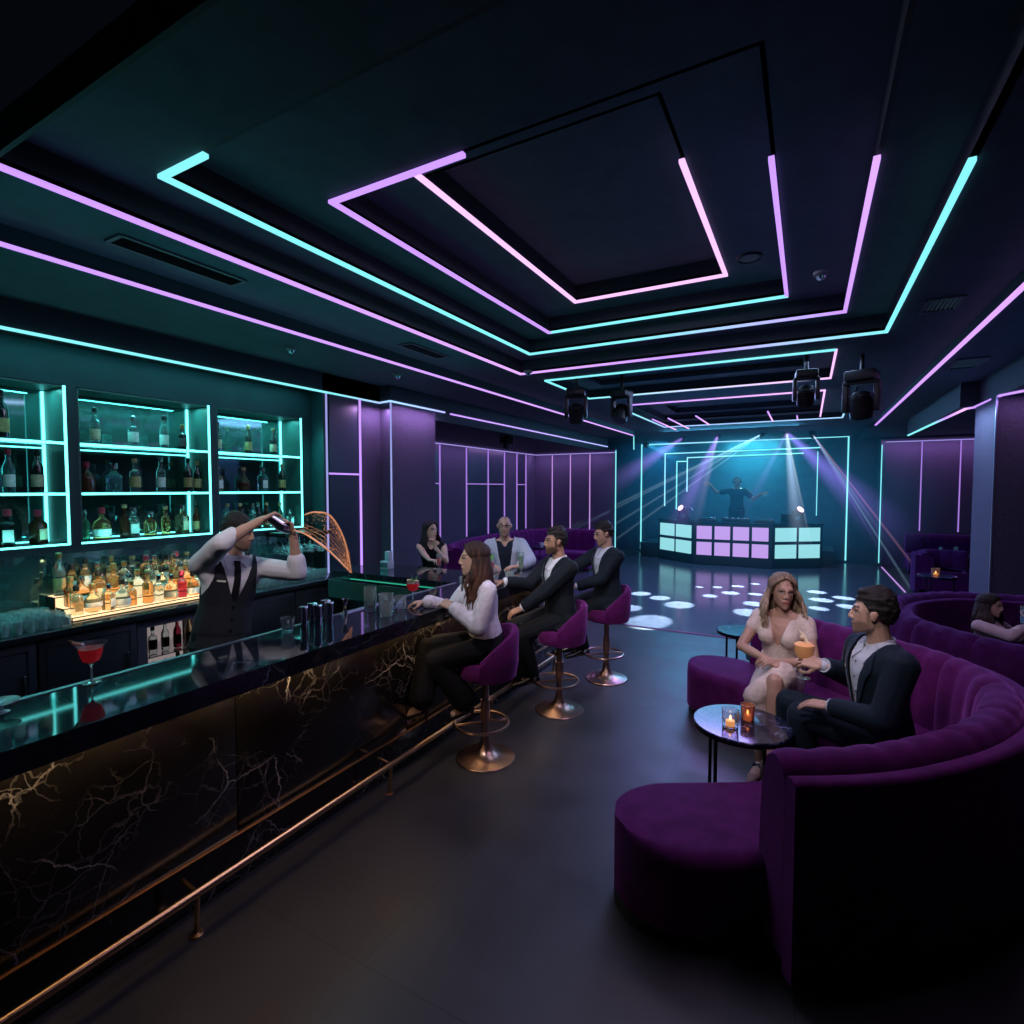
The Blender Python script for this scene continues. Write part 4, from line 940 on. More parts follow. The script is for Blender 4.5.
for k, (tx, tz, c) in enumerate(((.85, 1.9, ICE), (1.55, .55, ICE), (2.15, .1, (.9, .4, .6)), (1.1, 1.2, LIL))):
    beam(f'thin ray {("highest white", "long white", "long reddish", "short lilac")[k]} of the fan spreading to the lounge booths', SP[5][0], (tx, 13.5, tz), .02, .05, 7.0 if k in (1, 2) else 4.0, c, .05)
# self-glowing volumes in place of lit haze over the stage
def haze(label, c, r, col, s):
    m, nt, b = newmat('haze'); nt.nodes.remove(b)
    tc = nd(nt, 'ShaderNodeTexCoord'); ln = nd(nt, 'ShaderNodeVectorMath', {0: tc.outputs['Object']}, operation='LENGTH')
    f = nd(nt, 'ShaderNodeMath', {0: 1.0, 1: ln.outputs['Value']}, operation='SUBTRACT', use_clamp=True)
    f = nd(nt, 'ShaderNodeMath', {0: f.outputs[0], 1: s}, operation='MULTIPLY')
    e = nd(nt, 'ShaderNodeEmission', {'Color': (*col, 1), 'Strength': f.outputs[0]})
    nt.links.new(e.outputs[0], nt.nodes['Material Output'].inputs['Volume'])
    mb = MB(); mb.ball((0, 0, 0), 1, 24); o = mb.build('stage_haze_glow', m); o.location = c; o.scale = r
    return tag(o, label, 'haze', None, 'stuff')
haze('soft blue haze hanging over the stage and dance floor', (-1.4, 14.4, 2.0), (4.2, 3.4, 2.4), (.03, .34, .75), .06)
haze('bright aqua haze above the performer', (-1.4, 15.6, 3.0), (1.5, 1.2, 1.5), (.06, .65, 1.0), .09)
DOTS = [(-2.73, 10.03, 1), (-2.32, 9.8, 1), (-1.89, 9.38, 1.3), (-2.57, 8.71, 1), (-2.04, 7.99, 1.5), (-1.55, 10.43, .8), (-1.56, 11.44, .6), (-1.25, 10.91, 1), (-1.21, 11.74, .8), (-.92, 12.21, .6), (-.83, 11.02, .8), (-.78, 10.08, 1), (-.8, 9.32, 1.2), (-.61, 11.54, .7), (.19, 11.81, 1), (.25, 11.01, 1.1), (.61, 11.41, 1), (.65, 10.61, 1), (-1.88, 11.27, .5), (.2, 10.2, .8), (-.2, 10.6, .7)]
# ================================================================ PEOPLE
from mathutils.bvhtree import BVHTree
def merge(dst, src, mat=None):
    me = bpy.data.meshes.new('tmp'); src.bm.to_mesh(me); src.bm.free()
    if mat is not None: me.transform(mat)
    dst.bm.from_mesh(me); bpy.data.meshes.remove(me)
def remesh(mb, vox, smooth=2, name='m'):
    """union of overlapping closed shapes as one continuous skin"""
    bmesh.ops.recalc_face_normals(mb.bm, faces=mb.bm.faces)
    me = bpy.data.meshes.new('tmp'); mb.bm.to_mesh(me); mb.bm.free()
    ob = bpy.data.objects.new('tmp', me); COL.objects.link(ob)
    r = ob.modifiers.new('r', 'REMESH'); r.mode = 'VOXEL'; r.voxel_size = vox; r.use_smooth_shade = True
    if smooth:
        s = ob.modifiers.new('s', 'SMOOTH'); s.iterations = smooth; s.factor = .5
    dg = bpy.context.evaluated_depsgraph_get(); dg.update()
    out = bpy.data.meshes.new_from_object(ob.evaluated_get(dg)); out.name = name
    bpy.data.objects.remove(ob); bpy.data.meshes.remove(me)
    out.polygons.foreach_set('use_smooth', [True]*len(out.polygons))
    return out
def coords(me):
    a = np.empty(len(me.vertices)*3, dtype=np.float32); me.vertices.foreach_get('co', a); return a.reshape(-1, 3).astype(np.float64)
def setco(me, a): me.vertices.foreach_set('co', a.astype(np.float32).ravel()); me.update()
def normals(me):
    a = np.empty(len(me.vertices)*3, dtype=np.float32); me.vertices.foreach_get('normal', a); return a.reshape(-1, 3).astype(np.float64)
def fold(me, amp, freq, seed=0, stretch=(1, 1, .45)):
    """soft cloth folds"""
    c = coords(me); n = normals(me); d = np.empty(len(c))
    for i, p in enumerate(c):
        q = Vector((p[0]*stretch[0]*freq+seed, p[1]*stretch[1]*freq, p[2]*stretch[2]*freq))
        d[i] = noise.noise(q)+.5*noise.noise(q*2.1)
    setco(me, c+n*(d*amp)[:, None])
def cut(me, keepfn):
    """drop the vertices where keepfn is False"""
    c = coords(me); k = keepfn(c)
    bm = bmesh.new(); bm.from_mesh(me); bm.verts.ensure_lookup_table()
    bmesh.ops.delete(bm, geom=[bm.verts[i] for i in np.nonzero(~k)[0]], context='VERTS')
    bmesh.ops.delete(bm, geom=[v for v in bm.verts if not v.link_faces], context='VERTS')
    bd = {v: [e.other_vert(v) for e in v.link_edges if e.is_boundary] for v in bm.verts if v.is_boundary}
    for _ in range(14):                                      # even out the cut edge
        nw = {v: (v.co*.4+sum((o.co for o in ns), Vector())*(.6/len(ns))) for v, ns in bd.items() if ns}
        for v, q in nw.items(): v.co = q
    bmesh.ops.smooth_vert(bm, verts=[v for v in bm.verts if v.is_boundary or any(e.other_vert(v).is_boundary for e in v.link_edges)], factor=.4, use_axis_x=True, use_axis_y=True, use_axis_z=True)
    bm.to_mesh(me); bm.free()
def inv(m, c): 
    a = np.array(m.inverted()); return c @ a[:3, :3].T + a[:3, 3]
def mobj(name, me, mat, parent, label=None):
    me.materials.clear(); me.materials.append(mat); o = bpy.data.objects.new(name, me); link(o, parent)
    if label: o['label'] = label
    return o
def ik(S, T_, a, b, pole):
    d = T_-S; L = d.length
    if L > (a+b)*.998: T_ = S+d*((a+b)*.998/L); d = T_-S; L = d.length
    u = d/L; x = (a*a-b*b+L*L)/(2*L); h = math.sqrt(max(0, a*a-x*x))
    p = pole-u*pole.dot(u)
    if p.length < 1e-4: p = V(0, 0, -1)
    return S+u*x+p.normalized()*h, T_
def cap(mb, a, ra, b, rb): mb.hull((a, ra), (b, rb))
def torso_mb(e, f, belly=0.):
    mb = MB()
    if f:
        pel = ((0, 0, 0), (.158+e, .112+e, .115+e)); wst = ((0, .0, .19), (.108+e, .082+e, .07+e)); ch = ((0, 0, .345), (.130+e, .095+e, .11+e)); sh, sr = .130, .046; nb = ((0, -.012, .475), (.055+e, .048+e, .04+e))
    else:
        pel = ((0, 0, 0), (.158+e, .115+e, .12+e)); wst = ((0, .005+belly, .18), (.138+e, .102+e+belly, .09+e)); ch = ((0, .005, .345), (.160+e, .112+e, .125+e)); sh, sr = .155, .057; nb = ((0, -.012, .48), (.062+e, .055+e, .045+e))
    s0 = ((-sh, -.005, .425), sr+e); s1 = ((sh, -.005, .425), sr+e)
    mb.hull(pel, wst); mb.hull(wst, ch); mb.hull(ch, s0, s1); mb.hull(s0, s1, nb)
    if f:
        for s in (-1, 1): mb.hull(((s*.066, .078, .325), .056+e), ((s*.06, .03, .38), .05+e))
    return mb
def hand_mb(sgn, curl=.5, spread=.02, thumb=.6, r=1., fingers=None):
    """hand frame: +Y to the fingers, palm faces -Z, thumb on the side sgn*X"""
    mb = MB(); R_ = .0088*r
    mb.hull(((-.027, .015, 0), .0135), ((.027, .015, 0), .0135), ((-.034, .085, 0), .0115), ((.032, .088, 0), .0115), ((0, .0, 0), (.024, .012, .016)))
    cap(mb, V(0, -.03, 0), .025, V(0, .02, 0), .022)
    xs = (.033, .0115, -.0105, -.031); ls = (.075, .083, .077, .060)
    for k in range(4):
        x = xs[k]*sgn; L = ls[k]; p = V(x, .086-.004*abs(k-1.2), 0); a = 0.; dx = spread*(1.5-k)*sgn*2.4
        cu = (fingers[k] if fingers else curl)
        for j, (fr, cc) in enumerate(((.45, .75), (.30, 1.0), (.25, .7))):
            a += cu*cc
            q = p+V(dx*L*fr*math.cos(a)*3, math.cos(a)*L*fr, -math.sin(a)*L*fr)
            cap(mb, p, R_*(1-.08*j), q, R_*(.94-.08*j)); p = q
    p = V(.026*sgn, .022, -.004); q = p+V(.032*sgn, .030, -.012-.012*thumb); cap(mb, p, .014, q, .0105)
    t2 = q+V(.012*sgn-.02*sgn*thumb, .028, -.010-.012*thumb); cap(mb, q, .0102, t2, .0092)
    t3 = t2+V(-.006*sgn-.014*sgn*thumb, .022, -.006); cap(mb, t2, .0092, t3, .0078)
    return mb
def head_mb(f):
    mb = MB(); k = .94 if f else 1.
    mb.hull(((0, -.014, .032), (.075*k, .094, .083)))
    jaw = .018 if f else .023
    mb.hull(((0, .022, .02), (.066*k, .062, .06)), ((0, .030, -.03), (.055*k, .052, .05)), ((0, .068 if not f else .064, -.096), (jaw, .020, .018)), ((-.046*k, .002, -.062), .018), ((.046*k, .002, -.062), .018))
    mb.hull(((-.034*k, .070, .030), .016), ((.034*k, .070, .030), .016), ((0, .076, .024), .014))
    nz = .9 if f else 1.
    mb.hull(((0, .086, .018), .0085), ((0, .100, -.020), .0105*nz)); mb.hull(((0, .099, -.022), .010*nz), ((-.012*nz, .086, -.028), .0085*nz), ((.012*nz, .086, -.028), .0085*nz))
    for s in (-1, 1):
        mb.hull(((s*.078*k, -.010, .002), (.010, .019, .030)), ((s*.083*k, -.018, .012), (.008, .014, .018)))
    mb.hull(((-.017, .079, -.052), (.009, .009, .0075)), ((.017, .079, -.052), (.009, .009, .0075)), ((0, .0845, -.051), (.010, .009, .0075)))
    mb.hull(((-.013, .078, -.064), (.009, .009, .0075)), ((.013, .078, -.064), (.009, .009, .0075)), ((0, .083, -.065), (.010, .009, .008)))
    return mb
SKIN = ATT('skin', .48, spec=.35)
def lerp(a, b, t): return a*(1-t)+b*t
def paint_body(me, Hm, skin, hairc, f, beard, lips):
    c = coords(me); h = inv(Hm, c); x, y, z = np.abs(h[:, 0]), h[:, 1], h[:, 2]
    col = np.tile(np.array(skin), (len(c), 1)); hc = np.array(hairc)
    head = (np.abs(h) < .2).all(axis=1)
    ck = np.exp(-(((x-.042)/.022)**2+((z+.022)/.02)**2))*head*(y > .03); col = lerp(col, np.array((skin[0]*1.05, skin[1]*.72, skin[2]*.68)), (ck*.16)[:, None])
    if beard:
        w = np.clip((-.030-.3*np.clip(.045-x, 0, .03)-z)/.016, 0, 1)*np.clip((y+.012)/.02, 0, 1)*np.clip((z+.125)/.02, 0, 1)
        w = np.maximum(w, np.clip(1-((x-.066)/.014)**2-((y-.012)/.016)**2, 0, 1)*(z < .02)*(z > -.06))
        w = np.maximum(w, (x < .026)*(y > .07)*np.clip(1.3-(np.abs(z+.042)/.005)**2, 0, 1))
        b = head & (w > 0)
        b &= ~((x < .022) & (np.abs(z+.058) < .009) & (y > .07))
        col[b] = lerp(col[b], hc, beard*w[b][:, None])
    l = head & (y > .068) & (((x/.024)**2+((z+.058)/.0105)**2) < 1); col[l] = np.array(lips)
    m = head & (y > .075) & (x < .022) & (np.abs(z+.0580-.0) < .0022); col[m] = np.array(lips)*.35
    bw = head & (y > .04) & (x > .013) & (x < .050) & (np.abs(z-(.034+.008*np.sin((x-.012)*70)*.6)) < (.0042 if f else .0058)); col[bw] = lerp(np.array(skin), hc, .9)
    ex, ez = (x-.031)/.0155, (z-.013)/.0068
    sh = head & (y > .05) & ((ex/1.5)**2+(ez/1.9)**2 < 1); col[sh] = col[sh]*.76  # eye sockets darkened in the skin colour, as shade
    e = head & (y > .05) & (ex**2+ez**2 < 1); col[e] = (.42, .42, .42)
    ir = head & (y > .05) & (((x-.031)/.0062)**2+((z-.013)/.0066)**2 < 1); col[ir] = (.02, .013, .01)
    ls = head & (y > .05) & (ex**2+ez**2 < 1.5) & (ez > .55); col[ls] = (.015, .01, .01)
    color_attr(me, col)
def sculpt_head(me, Hm):
    c = coords(me); h = inv(Hm, c)
    for s in (-1, 1):
        d2 = ((h[:, 0]-s*.031)/.017)**2+((h[:, 2]-.012)/.011)**2
        w = np.exp(-d2)*(h[:, 1] > .045)*(np.abs(h[:, 2]) < .2)
        h[:, 1] -= .0065*w
    a = np.array(Hm); setco(me, h @ a[:3, :3].T + a[:3, 3])
CL = {}
def cloth(name, col, rough=.85, sheen=.15, nscale=0, namt=.3, stretch=None, spec=.2):
    if name not in CL: CL[name] = P(name, col, rough, 0, nscale, namt, .25, 420, spec, sheen=sheen, sheent=(.8, .85, 1), stretch=stretch)
    return CL[name]
HAIRM = ATT('hair', .58, 0, .3)
_nt = HAIRM.node_tree; _tc = nd(_nt, 'ShaderNodeTexCoord'); _mp = nd(_nt, 'ShaderNodeMapping', {'Vector': _tc.outputs['Object'], 'Scale': (1, 1, .14)})
_no = nd(_nt, 'ShaderNodeTexNoise', {'Vector': _mp.outputs['Vector'], 'Scale': 230.0, 'Detail': 3.0})
_bp = nd(_nt, 'ShaderNodeBump', {'Height': _no.outputs['Fac'], 'Strength': .8, 'Distance': .01}); _nt.links.new(_bp.outputs['Normal'], _nt.nodes['Principled BSDF'].inputs['Normal'])

class Human:
    def __init__(s, label, loc, head_dir, sex='m', scale=1., pelvis=(0, 0, .56), lean=(0, 0, 1), twist=0., look=(0, 0), tilt=0., skin=(.42, .24, .17), hairc=(.012, .008, .007),
                 hands=None, poles=None, hand_dir=None, hand_up=None, curl=(.5, .5), fingers=(None, None), feet=None, kpoles=None, toe=None, toe_pitch=(0, 0), beard=0, vox=.005, belly=0., lips=None, heel=0., lookat=None):
        s.f = sex == 'f'; s.k = scale
        rz = math.atan2(-head_dir[0], head_dir[1])
        s.root = thing('person', label, 'person', loc, rz); s.root.scale = (scale,)*3
        W = Matrix.Translation(loc) @ Matrix.Rotation(rz, 4, 'Z') @ Matrix.Scale(scale, 4); s.W = W; Wi = W.inverted(); s.Wi = Wi
        L = lambda p: Wi @ Vector(p); D = lambda d: (Wi.to_3x3() @ Vector(d)).normalized()
        Pp = L(pelvis); sp = D(lean)
        X = V(math.cos(twist), math.sin(twist), 0); X = (X-sp*X.dot(sp)).normalized(); Y = sp.cross(X)
        T = Matrix((X, Y, sp)).transposed().to_4x4(); T.translation = Pp; s.T = T
        # legs follow the un-twisted pelvis
        s.P = Pp
        hw = .088
        hip = [Pp+V(hw, 0, -.02), Pp+V(-hw, 0, -.02)]      # 0 = right, 1 = left
        shw = .150 if s.f else .183
        S_ = [T @ V(shw, -.008, .425), T @ V(-shw, -.008, .425)]
        nb = T @ V(0, -.012, .47)
        # head
        hc = T @ V(0, .022, .648 if not s.f else .632)
        if lookat is not None:
            d = (L(lookat)-hc).normalized(); yaw = math.atan2(-d.x, d.y); pit = math.asin(max(-1, min(1, d.z))); look = (yaw, pit); R_ = Matrix.Rotation(yaw, 3, 'Z') @ Matrix.Rotation(pit, 3, 'X') @ Matrix.Rotation(tilt, 3, 'Y')
        else: R_ = T.to_3x3() @ Matrix.Rotation(look[0], 3, 'Z') @ Matrix.Rotation(look[1], 3, 'X') @ Matrix.Rotation(tilt, 3, 'Y')
        Hm = R_.to_4x4(); Hm.translation = hc; s.Hm = Hm
        UA, FA, TH, SH = (.265, .235, .41, .40) if s.f else (.285, .25, .43, .42)
        b = MB(); merge(b, torso_mb(0, s.f, belly), T); merge(b, head_mb(s.f), Hm)
        rn = .044 if s.f else .054
        cap(b, T @ V(0, -.012, .45), rn*1.12, Hm @ V(0, -.022, -.055), rn)
        s.el, s.wr, s.kn, s.an, s.sh, s.hip, s.hands = [], [], [], [], S_, hip, []
        ra = (.040, .034, .023) if s.f else (.050, .041, .028)
        for i in (0, 1):
            sg = (1, -1)[i]
            t_ = L(hands[i]); pole = D(poles[i]) if poles else V(sg*.6, -.5, -.7)
            hd_ = D(hand_dir[i]) if hand_dir and hand_dir[i] else None
            e, w_ = ik(S_[i], t_, UA, FA, pole)
            s.el.append(e); s.wr.append(w_)
            cap(b, S_[i], ra[0]+.006, e, ra[1]); cap(b, e, ra[1], w_, ra[2]); b.hull((e+(w_-e)*.25, ra[1]+.002), (e+(w_-e)*.6, ra[1]*.86))
            yd = hd_ or (w_-e).normalized()
            up = D(hand_up[i]) if hand_up and hand_up[i] else V(0, 0, 1)
            xx = yd.cross(up); 
            if xx.length < .05: xx = yd.cross(V(0, 1, 0))
            xx.normalize(); zz = xx.cross(yd)
            hm = Matrix((xx, yd, zz)).transposed().to_4x4(); hm.translation = w_+yd*.012; s.hands.append(hm)
            hk = .92 if s.f else 1.02
            merge(b, hand_mb(-sg, curl[i], r=1, fingers=fingers[i]), hm @ Matrix.Scale(hk, 4))
        rl = (.078, .052, .036) if s.f else (.082, .056, .040)
        s.fd = []
        for i in (0, 1):
            t_ = L(feet[i]); pole = D(kpoles[i]) if kpoles else V(0, 1, .35)
            k_, a_ = ik(hip[i], t_, TH, SH, pole)
            s.kn.append(k_); s.an.append(a_)
            cap(b, hip[i], rl[0], k_, rl[1]); cap(b, k_, rl[1], a_, rl[2]); b.hull((k_+(a_-k_)*.15, rl[1]), (k_+(a_-k_)*.38+V(0, -.012, 0), rl[1]*1.0), (k_+(a_-k_)*.7, rl[2]*1.08))
            td = D(toe[i]) if toe and toe[i] else V(0, 1, 0)
            td = (td+V(0, 0, -heel*3.2-toe_pitch[i])).normalized(); s.fd.append(td)
            b.hull((a_+V(0, 0, -.025), .034), (a_+td*.11+V(0, 0, -.045), (.036, .03, .020)), (a_-td*.03+V(0, 0, -.045), .026)); b.hull((a_+td*.09+V(0, 0, -.045), (.036, .03, .018)), (a_+td*.165+V(0, 0, -.052), (.028, .02, .013)))
        me = remesh(b, vox, 3, 'body'); sculpt_head(me, Hm)
        paint_body(me, Hm, skin, hairc, s.f, beard, lips or tuple((skin[0]*.85, skin[1]*.55, skin[2]*.55)))
        s.body = mobj('body', me, SKIN, s.root); s.hairc = hairc; s.ra, s.rl, s.belly = ra, rl, belly
    # ---- clothes
    def tbvh(s, e):
        m = torso_mb(e, s.f, s.belly); me = remesh(m, .012, 3, 't'); me.transform(s.T)
        bm = bmesh.new(); bm.from_mesh(me); r = BVHTree.FromBMesh(bm); bm.free(); bpy.data.meshes.remove(me); return r
    def patch(s, bvh, A, B, off=.004, th=.003, n=10, back=False):
        """cloth strip lying on the torso between two (x, z) polylines"""
        mb = MB(); T = s.T
        def pt(x, z):
            o = T @ V(x, -1 if back else 1, z); d = T.to_3x3() @ V(0, 1 if back else -1, 0)
            h = bvh.ray_cast(o, d)
            if h[0] is None: h = bvh.find_nearest(T @ V(x, .1, z))
            return h[0]-d*off, -d
        def samp(Pl, t):
            t *= len(Pl)-1; i = min(int(t), len(Pl)-2); f = t-i
            return Pl[i][0]*(1-f)+Pl[i+1][0]*f, Pl[i][1]*(1-f)+Pl[i+1][1]*f
        rows = []
        for i in range(n+1):
            a, b = samp(A, i/n), samp(B, i/n); row = []
            for j in range(5):
                q, d = pt(a[0]+(b[0]-a[0])*j/4, a[1]+(b[1]-a[1])*j/4); row.append((q, q-d*(th+.004)))
            rows.append(row)
        fv = [[mb.bm.verts.new(q[0]) for q in r] for r in rows]; bv = [[mb.bm.verts.new(q[1]) for q in r] for r in rows]
        for i in range(n):
            for j in range(4):
                mb.bm.faces.new((fv[i][j], fv[i][j+1], fv[i+1][j+1], fv[i+1][j])); mb.bm.faces.new((bv[i][j], bv[i+1][j], bv[i+1][j+1], bv[i][j+1]))
            mb.bm.faces.new((fv[i][0], fv[i+1][0], bv[i+1][0], bv[i][0])); mb.bm.faces.new((fv[i][4], bv[i][4], bv[i+1][4], fv[i+1][4]))
        for j in range(4):
            mb.bm.faces.new((fv[0][j], bv[0][j], bv[0][j+1], fv[0][j+1])); mb.bm.faces.new((fv[n][j], fv[n][j+1], bv[n][j+1], bv[n][j]))
        return mb
    def sleeves(s, b, e, upto=1., loose=.0):
        for i in (0, 1):
            S_, E_, W_ = s.sh[i], s.el[i], s.wr[i]
            b.hull((S_, s.ra[0]+.008+e), (E_, s.ra[1]+e+loose))
            if upto > .5:
                t = (upto-.5)*2; q = E_+(W_-E_)*t
                b.hull((E_, s.ra[1]+e+loose), (q, lerp(s.ra[1], s.ra[2], t)+e+loose*.8))
            else:
                pass
    def top(s, name, mat, e=.012, sleeve=.94, hem=-.10, neck=.50, loose=0., vox=.008, amp=.004, freq=11, vneck=None, flare=0., cutfn=None, label=None, shirt_sleeve_short=None):
        b = MB(); tm = torso_mb(e, s.f, s.belly)
        merge(b, tm, s.T)
        if hem < -.11: 
            h = MB(); h.hull(((0, 0, -.02), (.155+e, .112+e, .10)), ((0, 0, hem+.06), (.165+e+flare, .125+e+flare, .06))); merge(b, h, s.T)
        if shirt_sleeve_short:
            for i in (0, 1):
                S_, E_ = s.sh[i], s.el[i]; q = S_+(E_-S_)*shirt_sleeve_short
                b.hull((S_, s.ra[0]+.008+e), (q, s.ra[1]+.006+e+loose))
        elif sleeve: s.sleeves(b, e, sleeve, loose)
        me = remesh(b, vox, 3, name)
        fold(me, amp, freq, hash(name) % 7)
        Ti = s.T; H_ = s.Hm
        def keep(c):
            q = inv(Ti, c); k = (q[:, 2] > hem) | (np.abs(q[:, 0]) > .24)
            k &= ~((q[:, 2] > neck) & (np.abs(q[:, 0]) < .1))
            if vneck:
                w, z0, z1 = vneck   # half width at top, bottom z, top z
                hw = np.clip((q[:, 2]-z0)/(z1-z0), 0, 1.3)*w
                k &= ~((q[:, 1] > 0) & (np.abs(q[:, 0]) < hw) & (q[:, 2] > z0) & (q[:, 1] < .185))
            if cutfn: k &= cutfn(q)
            return k
        cut(me, keep)
        return mobj(name, me, mat, s.root, label)
    def trousers(s, mat, e=.014, flare=0., end=.96, loose=.006, amp=.004, label=None):
        b = MB(); 
        b.hull((s.P, (.160+e, .118+e, .11)), (s.P+V(0, 0, .06), (.145+e, .105+e, .06)), (s.hip[0], s.rl[0]+e), (s.hip[1], s.rl[0]+e))
        for i in (0, 1):
            H_, K_, A_ = s.hip[i], s.kn[i], s.an[i]
            cap(b, H_, s.rl[0]+e+.004, K_, s.rl[1]+e+loose)
            q = K_+(A_-K_)*end; m = K_+(A_-K_)*.45
            cap(b, K_, s.rl[1]+e+loose, m, s.rl[1]+e+loose*.8+flare*.4); cap(b, m, s.rl[1]+e+loose*.8+flare*.4, q, s.rl[2]+e+loose+.006+flare)
        me = remesh(b, .009, 3, 'trousers'); fold(me, amp, 10, 3, (1, 1, .6))
        tops = s.T
        cut(me, lambda c: inv(tops, c)[:, 2] < .115)
        return mobj('trousers', me, mat, s.root, label)
    def shoes(s, mat, kind='shoe', label=None):
        for i in (0, 1):
            a, td = s.an[i], s.fd[i]; b = MB()
            if kind == 'shoe':
                b.hull((a+V(0, 0, -.035)-td*.01, (.046, .050, .050)), (a-td*.035+V(0, 0, -.060), (.038, .038, .028)), (a+td*.07+V(0, 0, -.048), (.046, .045, .034)))
                b.hull((a+td*.06+V(0, 0, -.050), (.047, .046, .034)), (a+td*.19+V(0, 0, -.060), (.038, .034, .024)))
                me = remesh(b, .008, 2, 'shoe'); o = mobj('shoe', me, mat, s.root, label)
            else:
                z = V(0, 0, -1)
                b.hull((a-td*.03+z*.050, (.030, .030, .022)), (a+td*.02+z*.066, (.030, .03, .012))); b.hull((a+td*.02+z*.060, (.034, .034, .016)), (a+td*.11+z*.052, (.042, .040, .028)), (a+td*.195+z*.060, (.018, .018, .014)))
                hl = a-td*.045+z*.06
                b.hull((hl, .017), (hl+z*.03+td*.004, .010)); b.hull((hl+z*.03+td*.004, .010), (hl+z*.088+td*.006, .0065))
                me = remesh(b, .005, 1, 'shoe')
                Wd = a
                cut(me, lambda c: ~(((c-np.array(a+td*.05+z*.012))**2).sum(axis=1) < .044**2))
                mobj('shoe', me, mat, s.root, label)
    def suit(s, mat, shirt_mat, vz=.16, pocket=None, tie=None):
        s.top('shirt', shirt_mat, .008, .985, -.02, .515, amp=.0015, vox=.008)
        s.top('jacket', mat, .022, .93, -.17, .50, .004, .009, .005, 9, vneck=(.085, vz, .47), flare=.012,
              cutfn=lambda q: ~((q[:, 1] > 0) & (np.abs(q[:, 0]) < np.clip((.02-q[:, 2])*.45, 0, .07)) & (q[:, 2] < .02) & (np.abs(q[:, 0]) < .2)))
        bv = s.tbvh(.024); lm = cloth('lapel_'+mat.name, tuple(x*1.25 for x in mat.node_tree.nodes['Principled BSDF'].inputs['Base Color'].default_value[:3]), .7)
        for sg in (-1, 1):
            s.patch(bv, [(sg*.092, .475), (sg*.072, .38), (sg*.035, .26), (sg*.006, vz)], [(sg*.112, .465), (sg*.125, .385), (sg*.10, .34), (sg*.012, vz+.01)], .006).build('lapel', lm, s.root)
        s.collar(shirt_mat); sb = s.tbvh(.010)
        for sg in (-1, 1):
            s.patch(sb, [(sg*.012, .455), (sg*.05, .505)], [(sg*.055, .40), (sg*.085, .49)], .008, n=5).build('shirt_collar', shirt_mat, s.root)
        for z in (.40, .32, .24): s.patch(sb, [(-.005, z-.005), (-.005, z+.005)], [(.005, z-.005), (.005, z+.005)], .005, n=2).build('shirt_button', M['steel'], s.root)
        if pocket: s.patch(bv, [(.075, .345), (.075, .362)], [(.120, .345), (.120, .362)], .006, n=2).build('pocket_square', pocket, s.root)
        for z in (vz-.015,): s.patch(bv, [(-.012, z-.012), (-.012, z+.012)], [(.012, z-.012), (.012, z+.012)], .006, n=3).build('jacket_button', M['blackplastic'], s.root)
        for i in (0, 1):
            w_, e = s.wr[i], s.el[i]; d = (w_-e).normalized()
            MB().tube([w_-d*.028, w_+d*.006], [s.ra[2]+.014, s.ra[2]+.013], 14).build('cuff', shirt_mat, s.root)
    def collar(s, mat, r0=(.074, .070), r1=(.063, .061), z0=.462, z1=.522, gap=.55, name='shirt_collar_band', tilt=.0):
        mb = MB(); n = 30; rows = []
        for i in range(n+1):
            a = PI/2+gap/2+(2*PI-gap)*i/n; fr_ = max(0, math.sin(a))
            row = []
            for (rx, ry), z in ((r0, z0-.035*fr_), (r1, z1-.03*fr_)):
                for d in (0, .006): row.append(mb.bm.verts.new(s.T @ V((rx+d)*math.cos(a), -.012+(ry+d+.012*fr_)*math.sin(a), z)))
            rows.append(row)
        for A, B in zip(rows, rows[1:]):
            for i, j in ((0, 2), (2, 3), (3, 1), (1, 0)): mb.bm.faces.new((A[i], A[j], B[j], B[i]))
        for R_ in (rows[0], rows[-1]): mb.bm.faces.new((R_[0], R_[1], R_[3], R_[2]))
        return mb.build(name, mat, s.root)
    # ---- hair
    def hair_cap(s, inf=.012, top=.02, front=.072, side=.0, back=-.06, noise_a=.004, name='hair', extra=None, vox=.005, freq=60, colv=.35):
        k = .94 if s.f else 1.
        b = MB(); b.hull(((0, -.016, .034), (.075*k+inf, .094+inf, .083+inf+top*.6)), ((0, -.03, .06), (.06*k+inf, .07+inf, .07+top)))
        if extra:
            for c_, r_ in extra: b.hull((c_, r_))
        me = remesh(b, vox, 2, name); 
        def keep(c):
            x, y, z = np.abs(c[:, 0]), c[:, 1], c[:, 2]
            line = np.where(y > .035, front-.10*np.clip(x-.035, 0, 1)*(1), np.where(y > -.015, side+(front-side)*np.clip((y+.0)/.05, 0, 1)**.8, side+(back-side)*np.clip((-.015-y)/.05, 0, 1)))
            return z > line
        cut(me, keep)
        c = coords(me); n = normals(me)
        d = np.array([noise.noise(Vector((p[0]*freq, p[1]*freq*.35, p[2]*freq))) for p in c]); setco(me, c+n*(d*noise_a)[:, None])
        hc = np.array(s.hairc); color_attr(me, hc[None, :]*(1+colv*d[:, None]*1.6).clip(.3, 3))
        me.transform(s.Hm); return mobj(name, me, HAIRM, s.root)
    def long_hair(s, length=.36, n=46, spread=.05, wave=.012, front=.070, col2=None, part=0., over=(1, 1), behind=0., drop_front=.06, seed=1):
        """cap plus falling locks fused into one head of hair"""
        rnd = random.Random(seed); b = MB(); H_ = s.Hm; down = H_.inverted().to_3x3() @ V(0, 0, -1); down.normalize()
        cp = MB(); cp.hull(((0, -.018, .036), (.079, .100, .092)))
        me = remesh(cp, .006, 1, 'c')
        cut(me, lambda c: (c[:, 2] > np.where(c[:, 1] > .03, front+.018-.9*np.clip(np.abs(c[:, 0])-.022, 0, 1), np.where(c[:, 1] > -.01, -.02+(c[:, 1]+.01)*1.0, -.07))))
